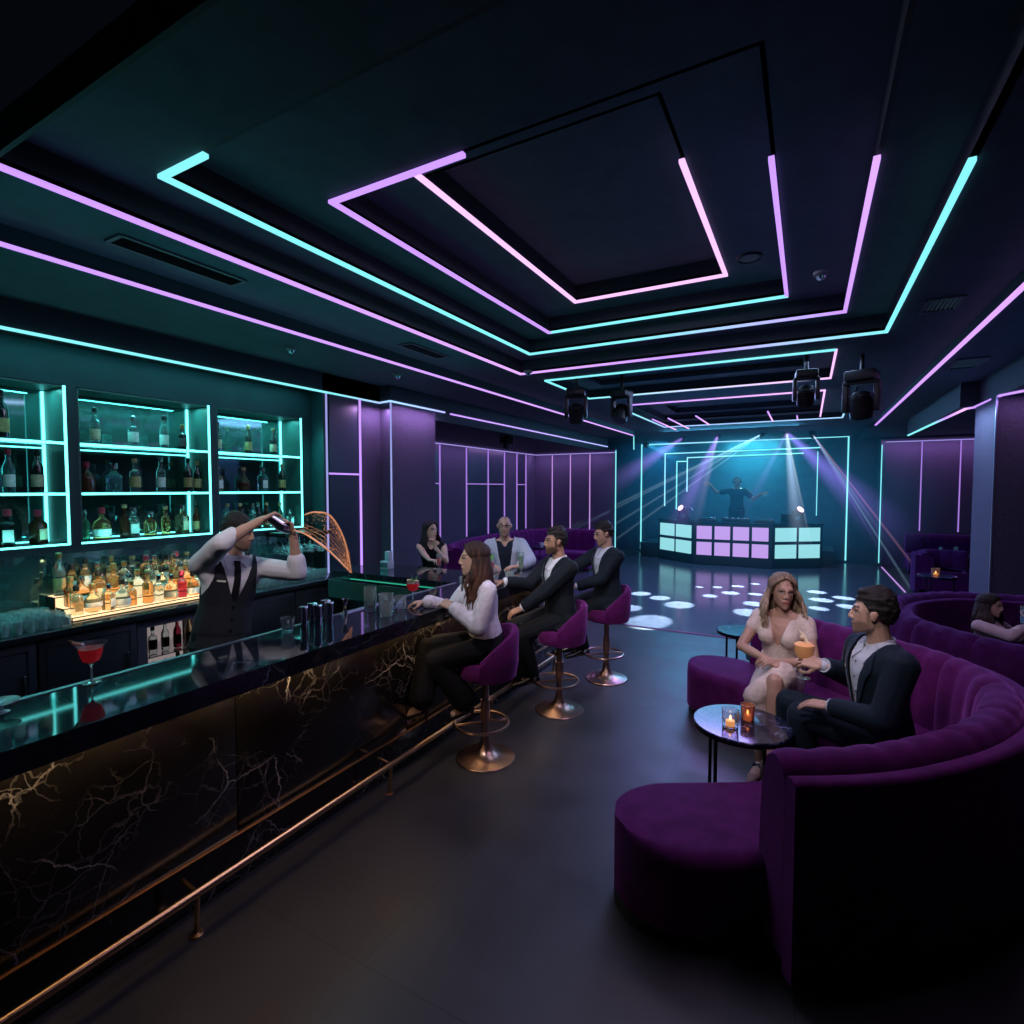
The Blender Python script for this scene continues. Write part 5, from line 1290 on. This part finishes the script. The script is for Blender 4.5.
        bm = bmesh.new(); bm.from_mesh(me); bmesh.ops.solidify(bm, geom=bm.faces[:], thickness=.007); me2 = bpy.data.meshes.new('c2'); bm.to_mesh(me2); bm.free(); b.bm.from_mesh(me2)
        E_c, E_r = V(0, -.016, .034), V(.080, .099, .090)
        for i in range(n):
            a = (i+.5)/n*2-1; sd = -1 if a < 0 else 1; f_ = abs(a)        # f_ = 1 front lock, 0 back of the head
            n0 = V(sd*.06+part, lerp(-.55, .70, f_), lerp(.85, .72, f_)).normalized()
            n1 = V(sd*lerp(.10, .95, min(1, f_*1.7)), lerp(-1., .30, f_), -.12).normalized()
            pts = []; rad = []
            for j in range(6):
                d = (n0*(1-j/5)+n1*(j/5)).normalized(); k_ = 1.03+.05*math.sin(PI*j/5)*rnd.uniform(.6, 1.2)
                pts.append(E_c+V(d.x*E_r.x, d.y*E_r.y, d.z*E_r.z)*k_); rad.append(.0075+.0035*min(1, j/3))
            q = pts[-1]; L = length*(1-.15*f_)*rnd.uniform(.85, 1.08); m = 9; ph = rnd.uniform(0, 6.3); hx, hy = n1.x, n1.y
            for j in range(1, m+1):
                t = j/m
                r_ = q+down*(L*t)+V(hx*spread*min(1, t*2.2)*(1-.25*t), hy*spread*.5*min(1, t*2)+max(0, f_-.5)*2*drop_front*min(1, max(0, t-.18)*3), 0)
                r_ += V(math.sin(ph+t*10)*wave, math.cos(ph*1.7+t*9)*wave*.8, 0)*min(1, t*1.6); pts.append(r_); rad.append(.0125*(1-.65*t*t))
            b.tube(pts, rad, 6)
        me = remesh(b, .006, 1, 'hair'); c = coords(me)
        d = np.array([noise.noise(Vector((p[0]*75, p[1]*75, p[2]*9))) for p in c]); d2 = np.array([noise.noise(Vector((p[0]*30, p[1]*30, p[2]*5+9))) for p in c])
        nn = normals(me); setco(me, c+nn*(d*.0035)[:, None])
        hc = np.array(s.hairc); c2 = np.array(col2 if col2 is not None else hc*1.6)
        tt = np.clip(.15+d*.6+d2*.5-(c[:, 2]-.02)*2.2, 0, 1)[:, None]
        color_attr(me, lerp(hc[None, :], c2[None, :], tt)); me.transform(s.Hm); return mobj('hair', me, HAIRM, s.root)
# ---------------------------------------------------------------- the ten people
navy = cloth('navy_suit', (.009, .018, .030), .75, .05); black_suit = cloth('black_suit', (.007, .010, .015), .75, .05); char = cloth('charcoal_suit', (.008, .014, .022), .75, .05)
white = cloth('white_shirt', (.66, .64, .70), .8); pale = cloth('pale_shirt', (.50, .52, .60), .8, nscale=120, namt=.12)
blackc = cloth('black_cloth', (.005, .005, .007), .8, .03); vestc = cloth('waistcoat', (.016, .018, .024), .7)
blouse_m = cloth('blouse', (.68, .63, .72), .6, .2, 26, .18, spec=.35); dress_m = cloth('blush_dress', (.62, .50, .44), .55, .25, 40, .14, spec=.35)
lightshirt = cloth('open_shirt', (.40, .42, .52), .85); shoe_m = P('shoe_leather', (.010, .009, .010), .22, spec=.6); heel_m = P('heel_leather', (.008, .008, .010), .15, spec=.6)
SK1 = (.45, .27, .20); SK2 = (.36, .20, .135); SK3 = (.50, .31, .24)

# -- bartender
h = Human('bartender in white shirt and dark waistcoat shaking a cocktail above his shoulder', (-3.52, 2.24, 0), (.97, -.25), 'm', 1.05, pelvis=(-3.52, 2.24, 1.02), lean=(.06, .15, 1),
          hands=[(-3.22, 2.33, 1.78), (-3.17, 2.56, 1.665)], poles=[(.45, -.75, .0), (.35, .25, -1)], hand_dir=[(.1, .75, .35), (0, -.35, .9)], hand_up=[(-.2, .2, 1), (.2, .9, .3)],
          curl=(.75, .75), feet=[(-3.52, 2.10, .09), (-3.50, 2.38, .09)], skin=SK1, hairc=(.012, .009, .008), beard=.45, lookat=(-2.2, 3.1, 1.45), vox=.005)
h.hair_cap(.010, .018, .076, .005, -.035, .003)
h.top('shirt', white, .016, .66, -.04, .505, .008, .008, .004, 10)
vs = h.top('waistcoat', vestc, .026, 0, -.16, .475, 0, .008, .002, 10, vneck=(.088, .20, .45), cutfn=lambda q: ~((np.abs(q[:, 0]) > .135+.25*np.clip(.36-q[:, 2], 0, .12)) & (q[:, 2] > .24)))
h.trousers(blackc); h.shoes(shoe_m); h.collar(white)
bv = h.tbvh(.018)
h.patch(bv, [(-.016, .46), (-.018, .40), (-.024, .20)], [(.016, .46), (.018, .40), (.024, .20)], .007).build('tie', blackc, h.root)
h.patch(bv, [(-.022, .47), (-.014, .445)], [(.022, .47), (.014, .445)], .014, n=4).build('tie_knot', blackc, h.root)
for sg in (-1, 1): h.patch(bv, [(sg*.012, .47), (sg*.05, .515)], [(sg*.065, .425), (sg*.085, .49)], .010, n=5).build('shirt_collar', white, h.root)
bv = h.tbvh(.029)
h.patch(bv, [(.070, .335), (.070, .345)], [(.115, .335), (.115, .345)], .006, n=2).build('name_tag', P('name_tag', (.7, .68, .6), .4), h.root)
for k in range(4): h.patch(bv, [(-.008, .17-k*.075), (-.008, .186-k*.075)], [(.008, .17-k*.075), (.008, .186-k*.075)], .004, n=2).build('waistcoat_button', M['steel'], h.root)
# shaker held between the two hands
a = h.W @ (h.hands[0] @ V(.0, .075, -.045)); b2 = h.W @ (h.hands[1] @ V(0, .075, -.045)); ax = (b2-a).normalized(); mid = (a+b2)/2
t = thing('cocktail_shaker', 'steel two-part cocktail shaker gripped in the hands of the bartender', 'cocktail shaker', mid)
rq = ax.to_track_quat('Z', 'Y').to_matrix().to_4x4(); LS = (b2-a).length/2
def oriented(mb): bmesh.ops.transform(mb.bm, matrix=rq, verts=mb.bm.verts); return mb
oriented(MB().lathe([(.001, -LS-.05), (.030, -LS-.05), (.033, -LS-.04), (.043, .02), (.044, .024), (.001, .024)], seg=24)).build('tin', M['steel'], t)
oriented(MB().lathe([(.040, .01), (.040, .03), (.034, LS+.03), (.030, LS+.045), (.001, LS+.045)], seg=24)).build('lid_tin', M['tin'], t)
# flying splash
M['splash'] = P('splash_liquid', (1.0, .55, .28), .12, trans=.55, ior=1.33, emit=(1, .50, .25), es=.22)  # emission put into the liquid so it looks lit
sp_ = thing('liquid_splash', 'arc of orange liquid flying from the shaker towards the pillar', 'splash', (0, 0, 0))
rnd = random.Random(4); mb = MB()
E0, E1 = [V(-3.12, 2.53, 1.71), V(-3.10, 2.62, 1.67), V(-3.1, 2.80, 1.55), V(-3.1, 2.95, 1.42), V(-3.1, 3.03, 1.345)], [V(-3.12, 2.62, 1.815), V(-3.1, 2.70, 1.83), V(-3.1, 2.84, 1.79), V(-3.1, 2.97, 1.60), V(-3.1, 3.035, 1.345)]
A_, B_ = catmull(E0, 8), catmull(E1, 8)
for c_, r_ in ((A_, .006), (B_, .0055)):
    mb.tube(c_, [r_*(.5+.8*math.sin(PI*min(1, (i+2)/len(c_)))) for i in range(len(c_))], 6)
mb.build('liquid_rim', M['splash'], sp_)
mb = MB()
for k in range(1, 8):                                     # fine threads of liquid between the two rims
    f = k/8; i0 = rnd.randint(0, 8); i1 = len(A_)-1-rnd.randint(0, 3)
    if f > .45: i0 = rnd.randint(10, 18)
    c_ = [A_[i]*(1-f)+B_[i]*f+V(rnd.uniform(-.004, .004), 0, rnd.uniform(-.006, .006)) for i in range(i0, i1)]
    if len(c_) > 2: mb.tube(c_, .0011, 4)
mb.build('liquid_threads', M['splash'], sp_)
mb = MB()
for k in range(420):
    i = int(rnd.triangular(2, len(A_)-1, len(A_)-6)); f = rnd.choice((rnd.random(), rnd.random()*.3, 1-rnd.random()*.25)); p = A_[i]*(1-f)+B_[i]*f+V(rnd.uniform(-.012, .012), rnd.uniform(-.015, .015), rnd.uniform(-.015, .015))
    r = rnd.uniform(.0012, .0036); bmesh.ops.create_icosphere(mb.bm, subdivisions=1, radius=r, matrix=Matrix.Translation(p))
mb.build('droplets', M['splash'], sp_, kind='stuff')

# -- woman in the white blouse
h = Human('woman in white blouse and black trousers on the bar stool closest to us', (-2.06, 3.35, 0), (-.62, -.78), 'f', pelvis=(-2.06, 3.35, .865), lean=(-.06, -.13, 1),
          hands=[(-2.42, 3.10, 1.175), (-2.20, 3.12, 1.15)], poles=[(.0, .5, -.8), (.75, -.05, -.75)], hand_dir=[(-.85, -.35, -.12), (-.75, .10, .25)], hand_up=[(0, 0, 1), (.3, -.5, .8)], curl=(.45, .6),
          feet=[(-2.38, 2.98, .47), (-2.14, 3.20, .44)], kpoles=[(-.6, -.5, .8), (-.6, -.5, .8)], toe=[(-.8, -.45, 0), (-.75, -.5, 0)], heel=.12, skin=SK3, hairc=(.022, .010, .008), lips=(.40, .10, .11), lookat=(-3.75, 1.95, 1.42), vox=.0045)
h.long_hair(.40, 46, .045, .014, .072, (.115, .048, .030), drop_front=.05)
h.top('blouse', blouse_m, .020, .95, .07, .485, .012, .008, .008, 10, vneck=(.05, .30, .48))
bv = h.tbvh(.024)
for sg in (-1, 1): h.patch(bv, [(sg*.045, .475), (sg*.028, .40), (sg*.006, .30)], [(sg*.062, .475), (sg*.050, .40), (sg*.022, .29)], .004, n=6).build('blouse_collar', blouse_m, h.root)
h.trousers(blackc, .014, .030, .88, .01); h.shoes(heel_m, 'heel')
MB().lathe([(.128, .115), (.136, .12), (.136, .145), (.128, .15)], seg=28, sx=1, sy=.8, cap=False)
for i in (0, 1):
    w_, e = h.wr[i], h.el[i]; d = (w_-e).normalized(); MB().tube([w_-d*.05, w_-d*.02], [h.ra[2]+.022, h.ra[2]+.017], 14).build('cuff', blouse_m, h.root)
q = MB(); 
q.tube([h.T @ V(.055*math.cos(a), .02+.075*math.sin(a)*1.0, .47-.10*max(0, math.sin(a))**2) for a in [2*PI*k/24 for k in range(24)]], .0018, 5, closed=True); q.build('necklace', CAPM['gold'], h.root)

# -- bearded man, middle stool
h = Human('dark haired bearded man in a black suit on the middle bar stool', (-1.93, 4.42, 0), (-.60, -.80), pelvis=(-1.93, 4.42, .875), lean=(-.05, -.02, 1),
          hands=[(-2.34, 4.12, 1.17), (-2.17, 4.10, .945)], poles=[(.3, .5, -.8), (.9, .15, -.6)], hand_dir=[(-.8, -.4, 0), (-.7, -.35, -.35)], hand_up=[(0, 0, 1), (-.2, -.4, .9)], curl=(.4, .45),
          feet=[(-2.30, 4.34, .31), (-2.19, 4.38, .28)], kpoles=[(-.8, -.5, .6)]*2, toe=[(-.8, -.5, 0), (-.7, -.6, 0)], toe_pitch=(.15, .15), skin=SK2, hairc=(.010, .008, .007), beard=.80, lookat=(-3.8, 2.85, 1.46), vox=.0045)
h.hair_cap(.012, .024, .072, .0, -.05, .005, extra=[((0, .025, .112), (.056, .045, .024))])
h.suit(black_suit, white, .14); h.trousers(black_suit); h.shoes(shoe_m)

# -- man on the far stool
h = Human('young man in a charcoal suit looking down on the stool by the dance floor', (-1.82, 5.40, 0), (-.60, -.80), pelvis=(-1.82, 5.40, .875), lean=(-.05, -.02, 1),
          hands=[(-2.34, 5.16, 1.17), (-2.04, 5.08, 1.00)], poles=[(.3, .5, -.8), (.9, .15, -.6)], hand_dir=[(-.8, -.4, 0), (-.8, -.2, 0)], hand_up=[(0, 0, 1), (-.2, -.4, .9)], curl=(.4, .5),
          feet=[(-2.20, 5.34, .32), (-2.09, 5.40, .28)], kpoles=[(-.8, -.5, .6)]*2, toe=[(-.8, -.5, 0), (-.7, -.6, 0)], toe_pitch=(.15, .15), skin=SK1, hairc=(.010, .008, .007), beard=.25, lookat=(-3.3, 4.3, 1.1), vox=.005)
h.hair_cap(.012, .024, .074, .006, -.045, .005, extra=[((0, .02, .112), (.055, .045, .024))])
h.suit(char, pale, .12); h.trousers(char); h.shoes(shoe_m)

# -- guests behind the far bar arm
h = Human('dark haired woman in a sleeveless black top leaning at the far bar arm', (-4.08, 5.34, 0), (.55, -.83), 'f', .97, pelvis=(-4.08, 5.34, .875), lean=(.06, -.10, 1),
          hands=[(-3.80, 4.93, 1.175), (-3.86, 5.12, 1.30)], poles=[(-.6, .2, -.8), (.5, -.1, -.8)], hand_dir=[(.9, -.1, 0), (-.1, -.2, .95)], hand_up=[(0, 0, 1), (.5, .8, .1)], curl=(.6, .8),
          feet=[(-4.16, 5.32, .09), (-4.0, 5.40, .09)], skin=SK3, hairc=(.008, .006, .007), lips=(.35, .10, .10), lookat=(-2.4, 4.85, 1.5), vox=.006)
h.long_hair(.34, 38, .03, .006, .074, (.02, .014, .014), drop_front=.04, seed=3)
h.top('black_top', blackc, .012, 0, -.08, .46, 0, .009, .002, 9, vneck=(.05, .40, .47)); h.trousers(blackc); h.shoes(heel_m, 'shoe')
h = Human('bald smiling man with glasses, open pale shirt over a dark top, behind the bar corner', (-3.02, 5.34, 0), (.48, -.88), 'm', .99, pelvis=(-3.02, 5.34, .93), lean=(.0, -.06, 1),
          hands=[(-2.98, 4.93, 1.17), (-2.68, 5.02, 1.17)], poles=[(-.8, .0, -.7), (.9, .1, -.6)], hand_dir=[(.7, -.5, 0), (-.5, -.7, 0)], hand_up=[(0, 0, 1), (0, 0, 1)], curl=(.4, .4),
          feet=[(-3.12, 5.28, .09), (-2.92, 5.40, .09)], skin=SK1, hairc=(.03, .02, .018), beard=.30, lookat=(-1.7, 2.6, 1.62), vox=.006)
h.top('dark_top', cloth('dark_top', (.010, .014, .026), .8), .010, 0, -.1, .49, 0, .009, .002, 9, vneck=(.035, .42, .48))
h.top('open_shirt', lightshirt, .022, .9, -.16, .485, .012, .009, .007, 9, cutfn=lambda q: ~((q[:, 1] > 0) & (np.abs(q[:, 0]) < .062+.03*np.clip((q[:, 2]-.3)/.2, -1, 1)) & (q[:, 2] < .6) & (q[:, 1] < .3)))
h.trousers(black_suit); h.shoes(shoe_m)
g = MB(); Hm = h.Hm
for s in (-1, 1): g.tube([Hm @ V(s*.032+.023*math.cos(a), .098, .010+.017*math.sin(a)) for a in [2*PI*k/20 for k in range(20)]], .0026, 5, closed=True); g.tube([Hm @ V(s*.055, .095, .014), Hm @ V(s*.078, .0, .012)], .0022, 5)
g.tube([Hm @ V(-.010, .102, .012), Hm @ V(.010, .102, .012)], .0025, 5); g.build('glasses', M['blackplastic'], h.root)

# -- performer
h = Human('performer in a dark t-shirt with arms spread wide behind the lit booth', (-1.69, 15.78, .42), (.10, -1), 'm', 1.10, pelvis=(-1.69, 15.78, 1.46), lean=(.0, -.05, 1),
          hands=[(-2.36, 15.62, 2.10), (-1.08, 15.58, 1.85)], poles=[(-.1, .2, -.9), (.1, .2, -.9)], hand_dir=[(-.85, -.1, .4), (.85, -.2, .25)], hand_up=[(.3, -.8, .5), (-.3, -.8, .5)], curl=(.2, .2),
          feet=[(-1.82, 15.78, .51), (-1.56, 15.78, .51)], skin=(.26, .15, .11), hairc=(.16, .15, .16), beard=.4, lookat=(-1.3, 10, 1.6), vox=.008)
h.hair_cap(.012, .02, .074, .0, -.05, .005, vox=.007)
h.top('t_shirt', cloth('dark_tee', (.012, .022, .035), .85), .016, 0, -.12, .485, .012, .010, .004, 9, shirt_sleeve_short=.6); h.trousers(blackc); h.shoes(shoe_m)
g = MB(); g.tube([h.Hm @ V(.088*math.cos(a), -.015, .035+.098*math.sin(a)) for a in [PI*k/14 for k in range(15)]], .010, 8)
for s in (-1, 1): g.ball(tuple(h.Hm @ V(s*.090, -.01, .005)), .032, 12)
g.build('headphones', M['blackplastic'], h.root)

# -- the couple on the sofa
h = Human('blonde woman in a blush wrap dress sitting on the curved sofa', (-.16, 4.42, 0), (-.32, -.95), 'f', 1.06, pelvis=(-.16, 4.42, .575), lean=(.03, -.02, 1), twist=.15,
          hands=[(-.23, 4.12, .80), (-.15, 4.12, .79)], poles=[(-.9, .1, -.5), (.9, .1, -.5)], hand_dir=[(.7, -.4, -.1), (-.7, -.4, .1)], hand_up=[(0, -.3, 1), (0, -.3, 1)], curl=(.6, .6),
          kpoles=[(-.2, -.7, .9)]*2, feet=[(-.24, 4.00, .13), (-.17, 3.90, .28)], toe=[(-.3, -.9, 0), (-.2, -.95, 0)], heel=.05, skin=(.46, .27, .20), hairc=(.22, .15, .10), lips=(.50, .16, .16), lookat=(.22, 3.2, 1.18), vox=.0045)
h.long_hair(.33, 50, .055, .013, .076, (.60, .44, .31), drop_front=.05, seed=5)
h.top('dress_bodice', dress_m, .012, 0, -.06, .455, 0, .007, .004, 14, vneck=(.060, .26, .45), shirt_sleeve_short=.35)
b = MB(); ks, an = h.kn, h.an
b.hull((h.P, (.172, .13, .11)), (h.P+V(0, 0, .06), (.14, .105, .06)), (ks[0]+V(0, -.12, .02), .085), (ks[1]+V(0, -.12, .02), .085), (h.P+V(0, .06, -.05), (.17, .1, .06)))
b.hull((h.P+V(-.06, .25, .0), .10), (ks[0]+V(-.01, .01, .01), (.078, .075, .075)), (ks[1]+V(.0, -.06, .0), (.08, .07, .08)))
b.hull((ks[0]+V(-.01, .005, .0), (.078, .07, .07)), (lerp(ks[0], an[0], .62)+V(-.05, .0, .0), (.085, .075, .04)), (ks[0]+V(-.12, -.10, -.10), .05), (lerp(ks[0], an[0], .62)+V(-.12, -.16, 0), (.06, .09, .04)))
me = remesh(b, .008, 3, 'dress_skirt'); fold(me, .010, 9, 2, (1, 1, .25)); mobj('dress_skirt', me, dress_m, h.root)
h.shoes(P('sandal', (.30, .18, .15), .4), 'heel')
h = Human('dark haired man in a navy suit holding an orange cocktail on the sofa', (.40, 3.66, 0), (-.87, -.38), 'm', 1.08, pelvis=(.40, 3.66, .59), lean=(-.06, -.02, 1), twist=.0,
          hands=[(.11, 3.82, .90), (.14, 3.52, .755)], poles=[(.3, .7, -.6), (.7, -.6, -.4)], hand_dir=[(-.85, .15, .1), (-.8, .35, -.12)], hand_up=[(.1, -.6, .7), (-.1, -.1, 1)], curl=(.75, .30),
          feet=[(-.06, 3.92, .16), (.04, 3.68, .16)], kpoles=[(-.8, .2, .6)]*2, toe=[(-.9, .2, 0), (-.9, .1, 0)], skin=(.48, .29, .215), hairc=(.010, .008, .007), beard=.50, lookat=(-3.0, 4.15, 1.27), vox=.0045)
h.hair_cap(.012, .030, .070, .004, -.045, .006, extra=[((0, .026, .114), (.056, .046, .026))])
h.suit(navy, pale, .10, pocket=CAPM['gold']); h.trousers(navy); h.shoes(shoe_m)
gp = h.W @ (h.hands[0] @ V(.012, .085, -.045))
t = coupe('cocktail_goblet', 'orange cocktail in a stemmed goblet held by the man in navy', 'cocktail', gp.x-.01, gp.y, gp.z-.10, [(.006, 0), (.030, .012), (.046, .04), (.050, .085), (.052, .088)], .10, [(.004, .003), (.029, .013), (.045, .041), (.050, .088), (.03, .10)], M['orange'], 1.15)
g = MB(); g.tube([(.02, 0, .19), (.0, .02, .23), (-.03, .03, .26)], [.008, .010, .004], 8); g.ball((-.01, .02, .225), .014, 10); g.build('garnish', P('cream_garnish', (.75, .6, .42), .6), t)
# -- guest in the booth behind
h = Human('long haired guest in a pale top drinking alone in the booth behind the couple', (1.38, 5.95, 0), (.85, -.30), 'f', .80, pelvis=(1.38, 5.95, .50), lean=(-.02, -.02, 1), twist=-.3,
          hands=[(1.60, 5.74, .93), (1.70, 5.95, .80)], poles=[(.3, -.6, -.7), (.3, .6, -.7)], hand_dir=[(-.2, .3, .9), (.7, .2, .2)], hand_up=[(.6, -.6, .2), (0, 0, 1)], curl=(.8, .4),
          feet=[(1.75, 6.15, .10), (1.80, 6.25, .10)], skin=SK3, hairc=(.014, .008, .008), lookat=(2.6, 5.2, .92), vox=.0055)
h.long_hair(.34, 40, .05, .012, .07, (.05, .03, .03), drop_front=.05, seed=8)
h.top('pale_top', cloth('pale_pink_top', (.45, .32, .36), .8), .018, .9, -.08, .47, .010, .009, .006, 9); h.trousers(blackc); h.shoes(shoe_m)
gp = h.W @ (h.hands[0] @ V(0, .08, -.04))
t = thing('tall_drink', 'blue tinted tall drink at the mouth of the booth guest', 'drink', (gp.x, gp.y, gp.z-.08))
o = bpy.data.objects.new('glass', gmesh('glass', [(.026, 0), (.027, .004), (.032, .14)], .002)); link(o, t)
MB().lathe([(.001, .006), (.0245, .006), (.028, .11), (.001, .11)], seg=18).build('drink', P('blue_drink', (.08, .22, .55), .1, trans=.5, emit=(.1, .3, .8), es=.1), t)  # drink glows a little by itself, as if lit
# ================================================================ LIGHTS, WORLD, CAMERA
def lamp(kind, loc, energy, col, size=.3, to=None, size_y=None, spot=None, blend=.3, name='lamp'):
    d = bpy.data.lights.new(name, kind); d.energy = energy; d.color = col
    if kind == 'AREA':
        d.size = size
        if size_y: d.shape = 'RECTANGLE'; d.size_y = size_y
    elif kind == 'SPOT':
        d.spot_size = spot; d.spot_blend = blend; d.shadow_soft_size = size
    else: d.shadow_soft_size = size
    o = bpy.data.objects.new(name, d); link(o); o.location = loc
    if to is not None:
        z = -(Vector(to)-Vector(loc)).normalized()
        if abs(z.y) > abs(z.x)+1e-6: x = V(1, 0, 0); y = z.cross(x).normalized(); x = y.cross(z)
        else: y = V(0, 1, 0); x = y.cross(z).normalized(); y = z.cross(x)
        o.rotation_euler = Matrix((x, y, z)).transposed().to_euler()
    return o
# added unseen area lamps giving soft fill below the ceiling
lamp('AREA', (-1.3, 3.9, 3.80), 30, (.72, .66, 1.0), 1.2, (-1.3, 3.9, 0), 2.0)
lamp('AREA', (-.6, 7.1, 3.35), 38, (.40, .60, 1.0), 2.0, (-.6, 7.1, 0), 1.2)
lamp('AREA', (-1.0, 10.6, 3.35), 70, (.20, .55, 1.0), 2.4, (-1.0, 10.6, 0), 2.4)
lamp('AREA', (-3.6, 2.8, 3.25), 8, (.45, .85, 1.0), .4, (-3.6, 2.8, 0), 3.0)
lamp('AREA', (.3, 3.4, 3.33), 16, (.85, .55, 1.0), .5, (.3, 3.7, 0), 2.0)
# added spots, with no fixtures, brightening the people
WH = (1.0, .90, .92)
lamp('SPOT', (-1.9, 1.5, 3.5), 120, WH, .12, (-2.1, 3.5, 1.2), spot=.75, blend=.8)
lamp('SPOT', (-1.5, 2.6, 3.5), 120, WH, .12, (-1.95, 4.8, 1.2), spot=.65, blend=.8)
lamp('SPOT', (-2.4, 3.0, 3.5), 100, (.80, .85, 1.0), .12, (-3.5, 5.3, 1.2), spot=.6, blend=.8)
lamp('SPOT', (-2.2, 1.0, 3.3), 110, WH, .12, (-3.45, 2.3, 1.4), spot=.6, blend=.8)
lamp('SPOT', (-.7, 2.0, 3.6), 130, (1.0, .86, .90), .14, (.1, 4.1, .8), spot=.60, blend=.9)
lamp('SPOT', (-1.0, 16.8, 3.4), 220, (1.0, .62, .42), .06, (-1.69, 15.7, 1.9), spot=.9, blend=.6)
lamp('SPOT', (.4, 4.2, 3.2), 30, (.85, .75, 1.0), .1, (1.4, 5.95, 1.0), spot=.5, blend=.8)
lamp('SPOT', (-.3, 1.2, 2.85), 85, (1.0, .90, .94), .10, (.08, 4.1, 1.08), spot=.36, blend=.8)  # front fill added near the viewer, no fixture there
lamp('SPOT', (-.9, .9, 2.75), 120, (1.0, .92, .95), .10, (-2.0, 4.1, 1.35), spot=.5, blend=.8)
# added lamps strengthening the cyan glow of the cabinet LEDs and bulkhead line
for y0, y1 in UN:
    lamp('AREA', (-5.15, (y0+y1)/2, 2.765), 7, (.15, 1.0, .92), .03, (-5.15, (y0+y1)/2, 0), y1-y0-.1)
    lamp('AREA', (-5.02, (y0+y1)/2, 1.60), 1.3, (.15, 1.0, .92), .03, (-5.2, (y0+y1)/2, 3), y1-y0-.1)
lamp('AREA', (-4.74, 2.4, 3.07), 6, (.10, .95, 1.0), .06, (-5.0, 2.4, 2.2), 3.6)
lamp('AREA', (-4.55, 2.6, 1.545), 8, (.15, 1.0, .92), .1, (-4.6, 2.6, 0), 3.2)  # unseen lamp added to brighten the packed glasses
lamp('SPOT', (-4.60, 3.9, 2.9), 30, (.05, 1.0, .80), .02, (-4.9, 4.3, 2.0), spot=1.2, blend=.9)  # added teal spot, no fixture, for the niche end wall
lamp('AREA', (-2.375, 2.6, 1.025), 4.5, (1.0, .68, .38), .05, (-2.46, 2.6, .55), 6.0)  # extra lamp widening the warm wash of the under-bar strip
for yy in (2.0, 2.6): lamp('SPOT', (-4.40, yy, 1.40), 9, (1.0, .62, .30), .01, (-4.8, yy, 1.15), spot=1.5, blend=.8)  # added amber spots brightening the bottle fronts on the stand
# added unseen uplights standing in for light bounced onto the ceiling
lamp('AREA', (-3.3, 3.0, 2.75), 5, (.08, .80, .85), .5, (-3.4, 3.0, 4), 4.5)
lamp('AREA', (-.6, 4.2, 2.95), 1.6, (.20, .35, 1.0), 1.2, (-.6, 4.2, 5), 2.5)
lamp('AREA', (-1.4, 9.5, 2.9), 10, (.05, .40, 1.0), 2.5, (-1.4, 9.5, 5), 5)
lamp('AREA', (2.0, 6.5, 2.8), 4, (.10, .25, .9), 1.2, (2.0, 6.5, 5), 5)
lamp('AREA', (-4.45, 5.7, 3.05), 10, (.75, .40, 1.0), .1, (-4.62, 5.7, 1.5), .9)
lamp('AREA', (-4.62, 5.05, 3.0), 6, (.75, .40, 1.0), .1, (-4.8, 5.05, 1.5), .3)
lamp('AREA', (-6.2, 9.6, 2.92), 26, (.62, .36, 1.0), .1, (-6.6, 9.6, 1.0), 6.0)
lamp('AREA', (-5.4, 12.8, 2.92), 14, (.65, .38, 1.0), 2.2, (-5.4, 13.2, 1.0), .1)
lamp('AREA', (3.2, 16.2, 3.2), 24, (.70, .35, 1.0), 3.2, (3.2, 16.6, 1.0), .1)
lamp('AREA', (2.2, 7.4, 2.95), 3, (.80, .40, 1.0), .9, (2.2, 7.7, 1.2), .1)
lamp('AREA', (1.5, 8.05, 2.9), 14, (.40, .60, 1.0), .1, (1.8, 8.05, 1.2), .8)
for dx, dy, sz in DOTS:
    lamp('SPOT', (dx*.4-1.0, dy*.3+9.0, 3.3), 15000, (.62, .86, 1.0), .01, (dx, dy, 0), spot=.10*sz, blend=.5)
lamp('AREA', (-1.2, 9.3, 3.36), 110, (.45, .28, 1.0), 2.5, (-1.2, 9.3, 0), 1.0)  # added violet fill, unseen, tinting the dance floor
# stage wash
lamp('AREA', (-1.8, 16.5, 3.45), 420, (.05, .50, 1.0), 5.0, (-1.8, 17.0, 1.6), .2)
lamp('AREA', (-1.4, 16.5, 3.42), 340, (.08, .80, 1.0), 1.2, (-1.4, 17.05, 2.0), .2)
lamp('AREA', (-1.7, 13.8, 3.3), 110, (.10, .55, 1.0), 3.0, (-1.7, 12.5, 0), .6)
w_ = bpy.data.worlds.new('world'); bpy.context.scene.world = w_; w_.use_nodes = True
w_.node_tree.nodes['Background'].inputs[0].default_value = (.10, .16, .30, 1); w_.node_tree.nodes['Background'].inputs[1].default_value = .012
cam = bpy.data.cameras.new('camera'); co_ = bpy.data.objects.new('camera', cam); link(co_)
cam.sensor_width = 36; cam.lens = 36*536.5/1024; cam.clip_start = .05; cam.clip_end = 200
co_.location = (0, 0, 2.0); co_.rotation_euler = (PI/2-.04388, 0, .5036)
sc = bpy.context.scene; sc.camera = co_
sc.view_settings.view_transform = 'Standard'; sc.view_settings.look = 'None'; sc.view_settings.exposure = 0
cy = sc.cycles
cy.use_denoising = True; cy.max_bounces = 10; cy.transmission_bounces = 8; cy.transparent_max_bounces = 12; cy.glossy_bounces = 5; cy.diffuse_bounces = 3
cy.caustics_reflective = False; cy.caustics_refractive = False; cy.sample_clamp_indirect = 4.0; cy.blur_glossy = .1
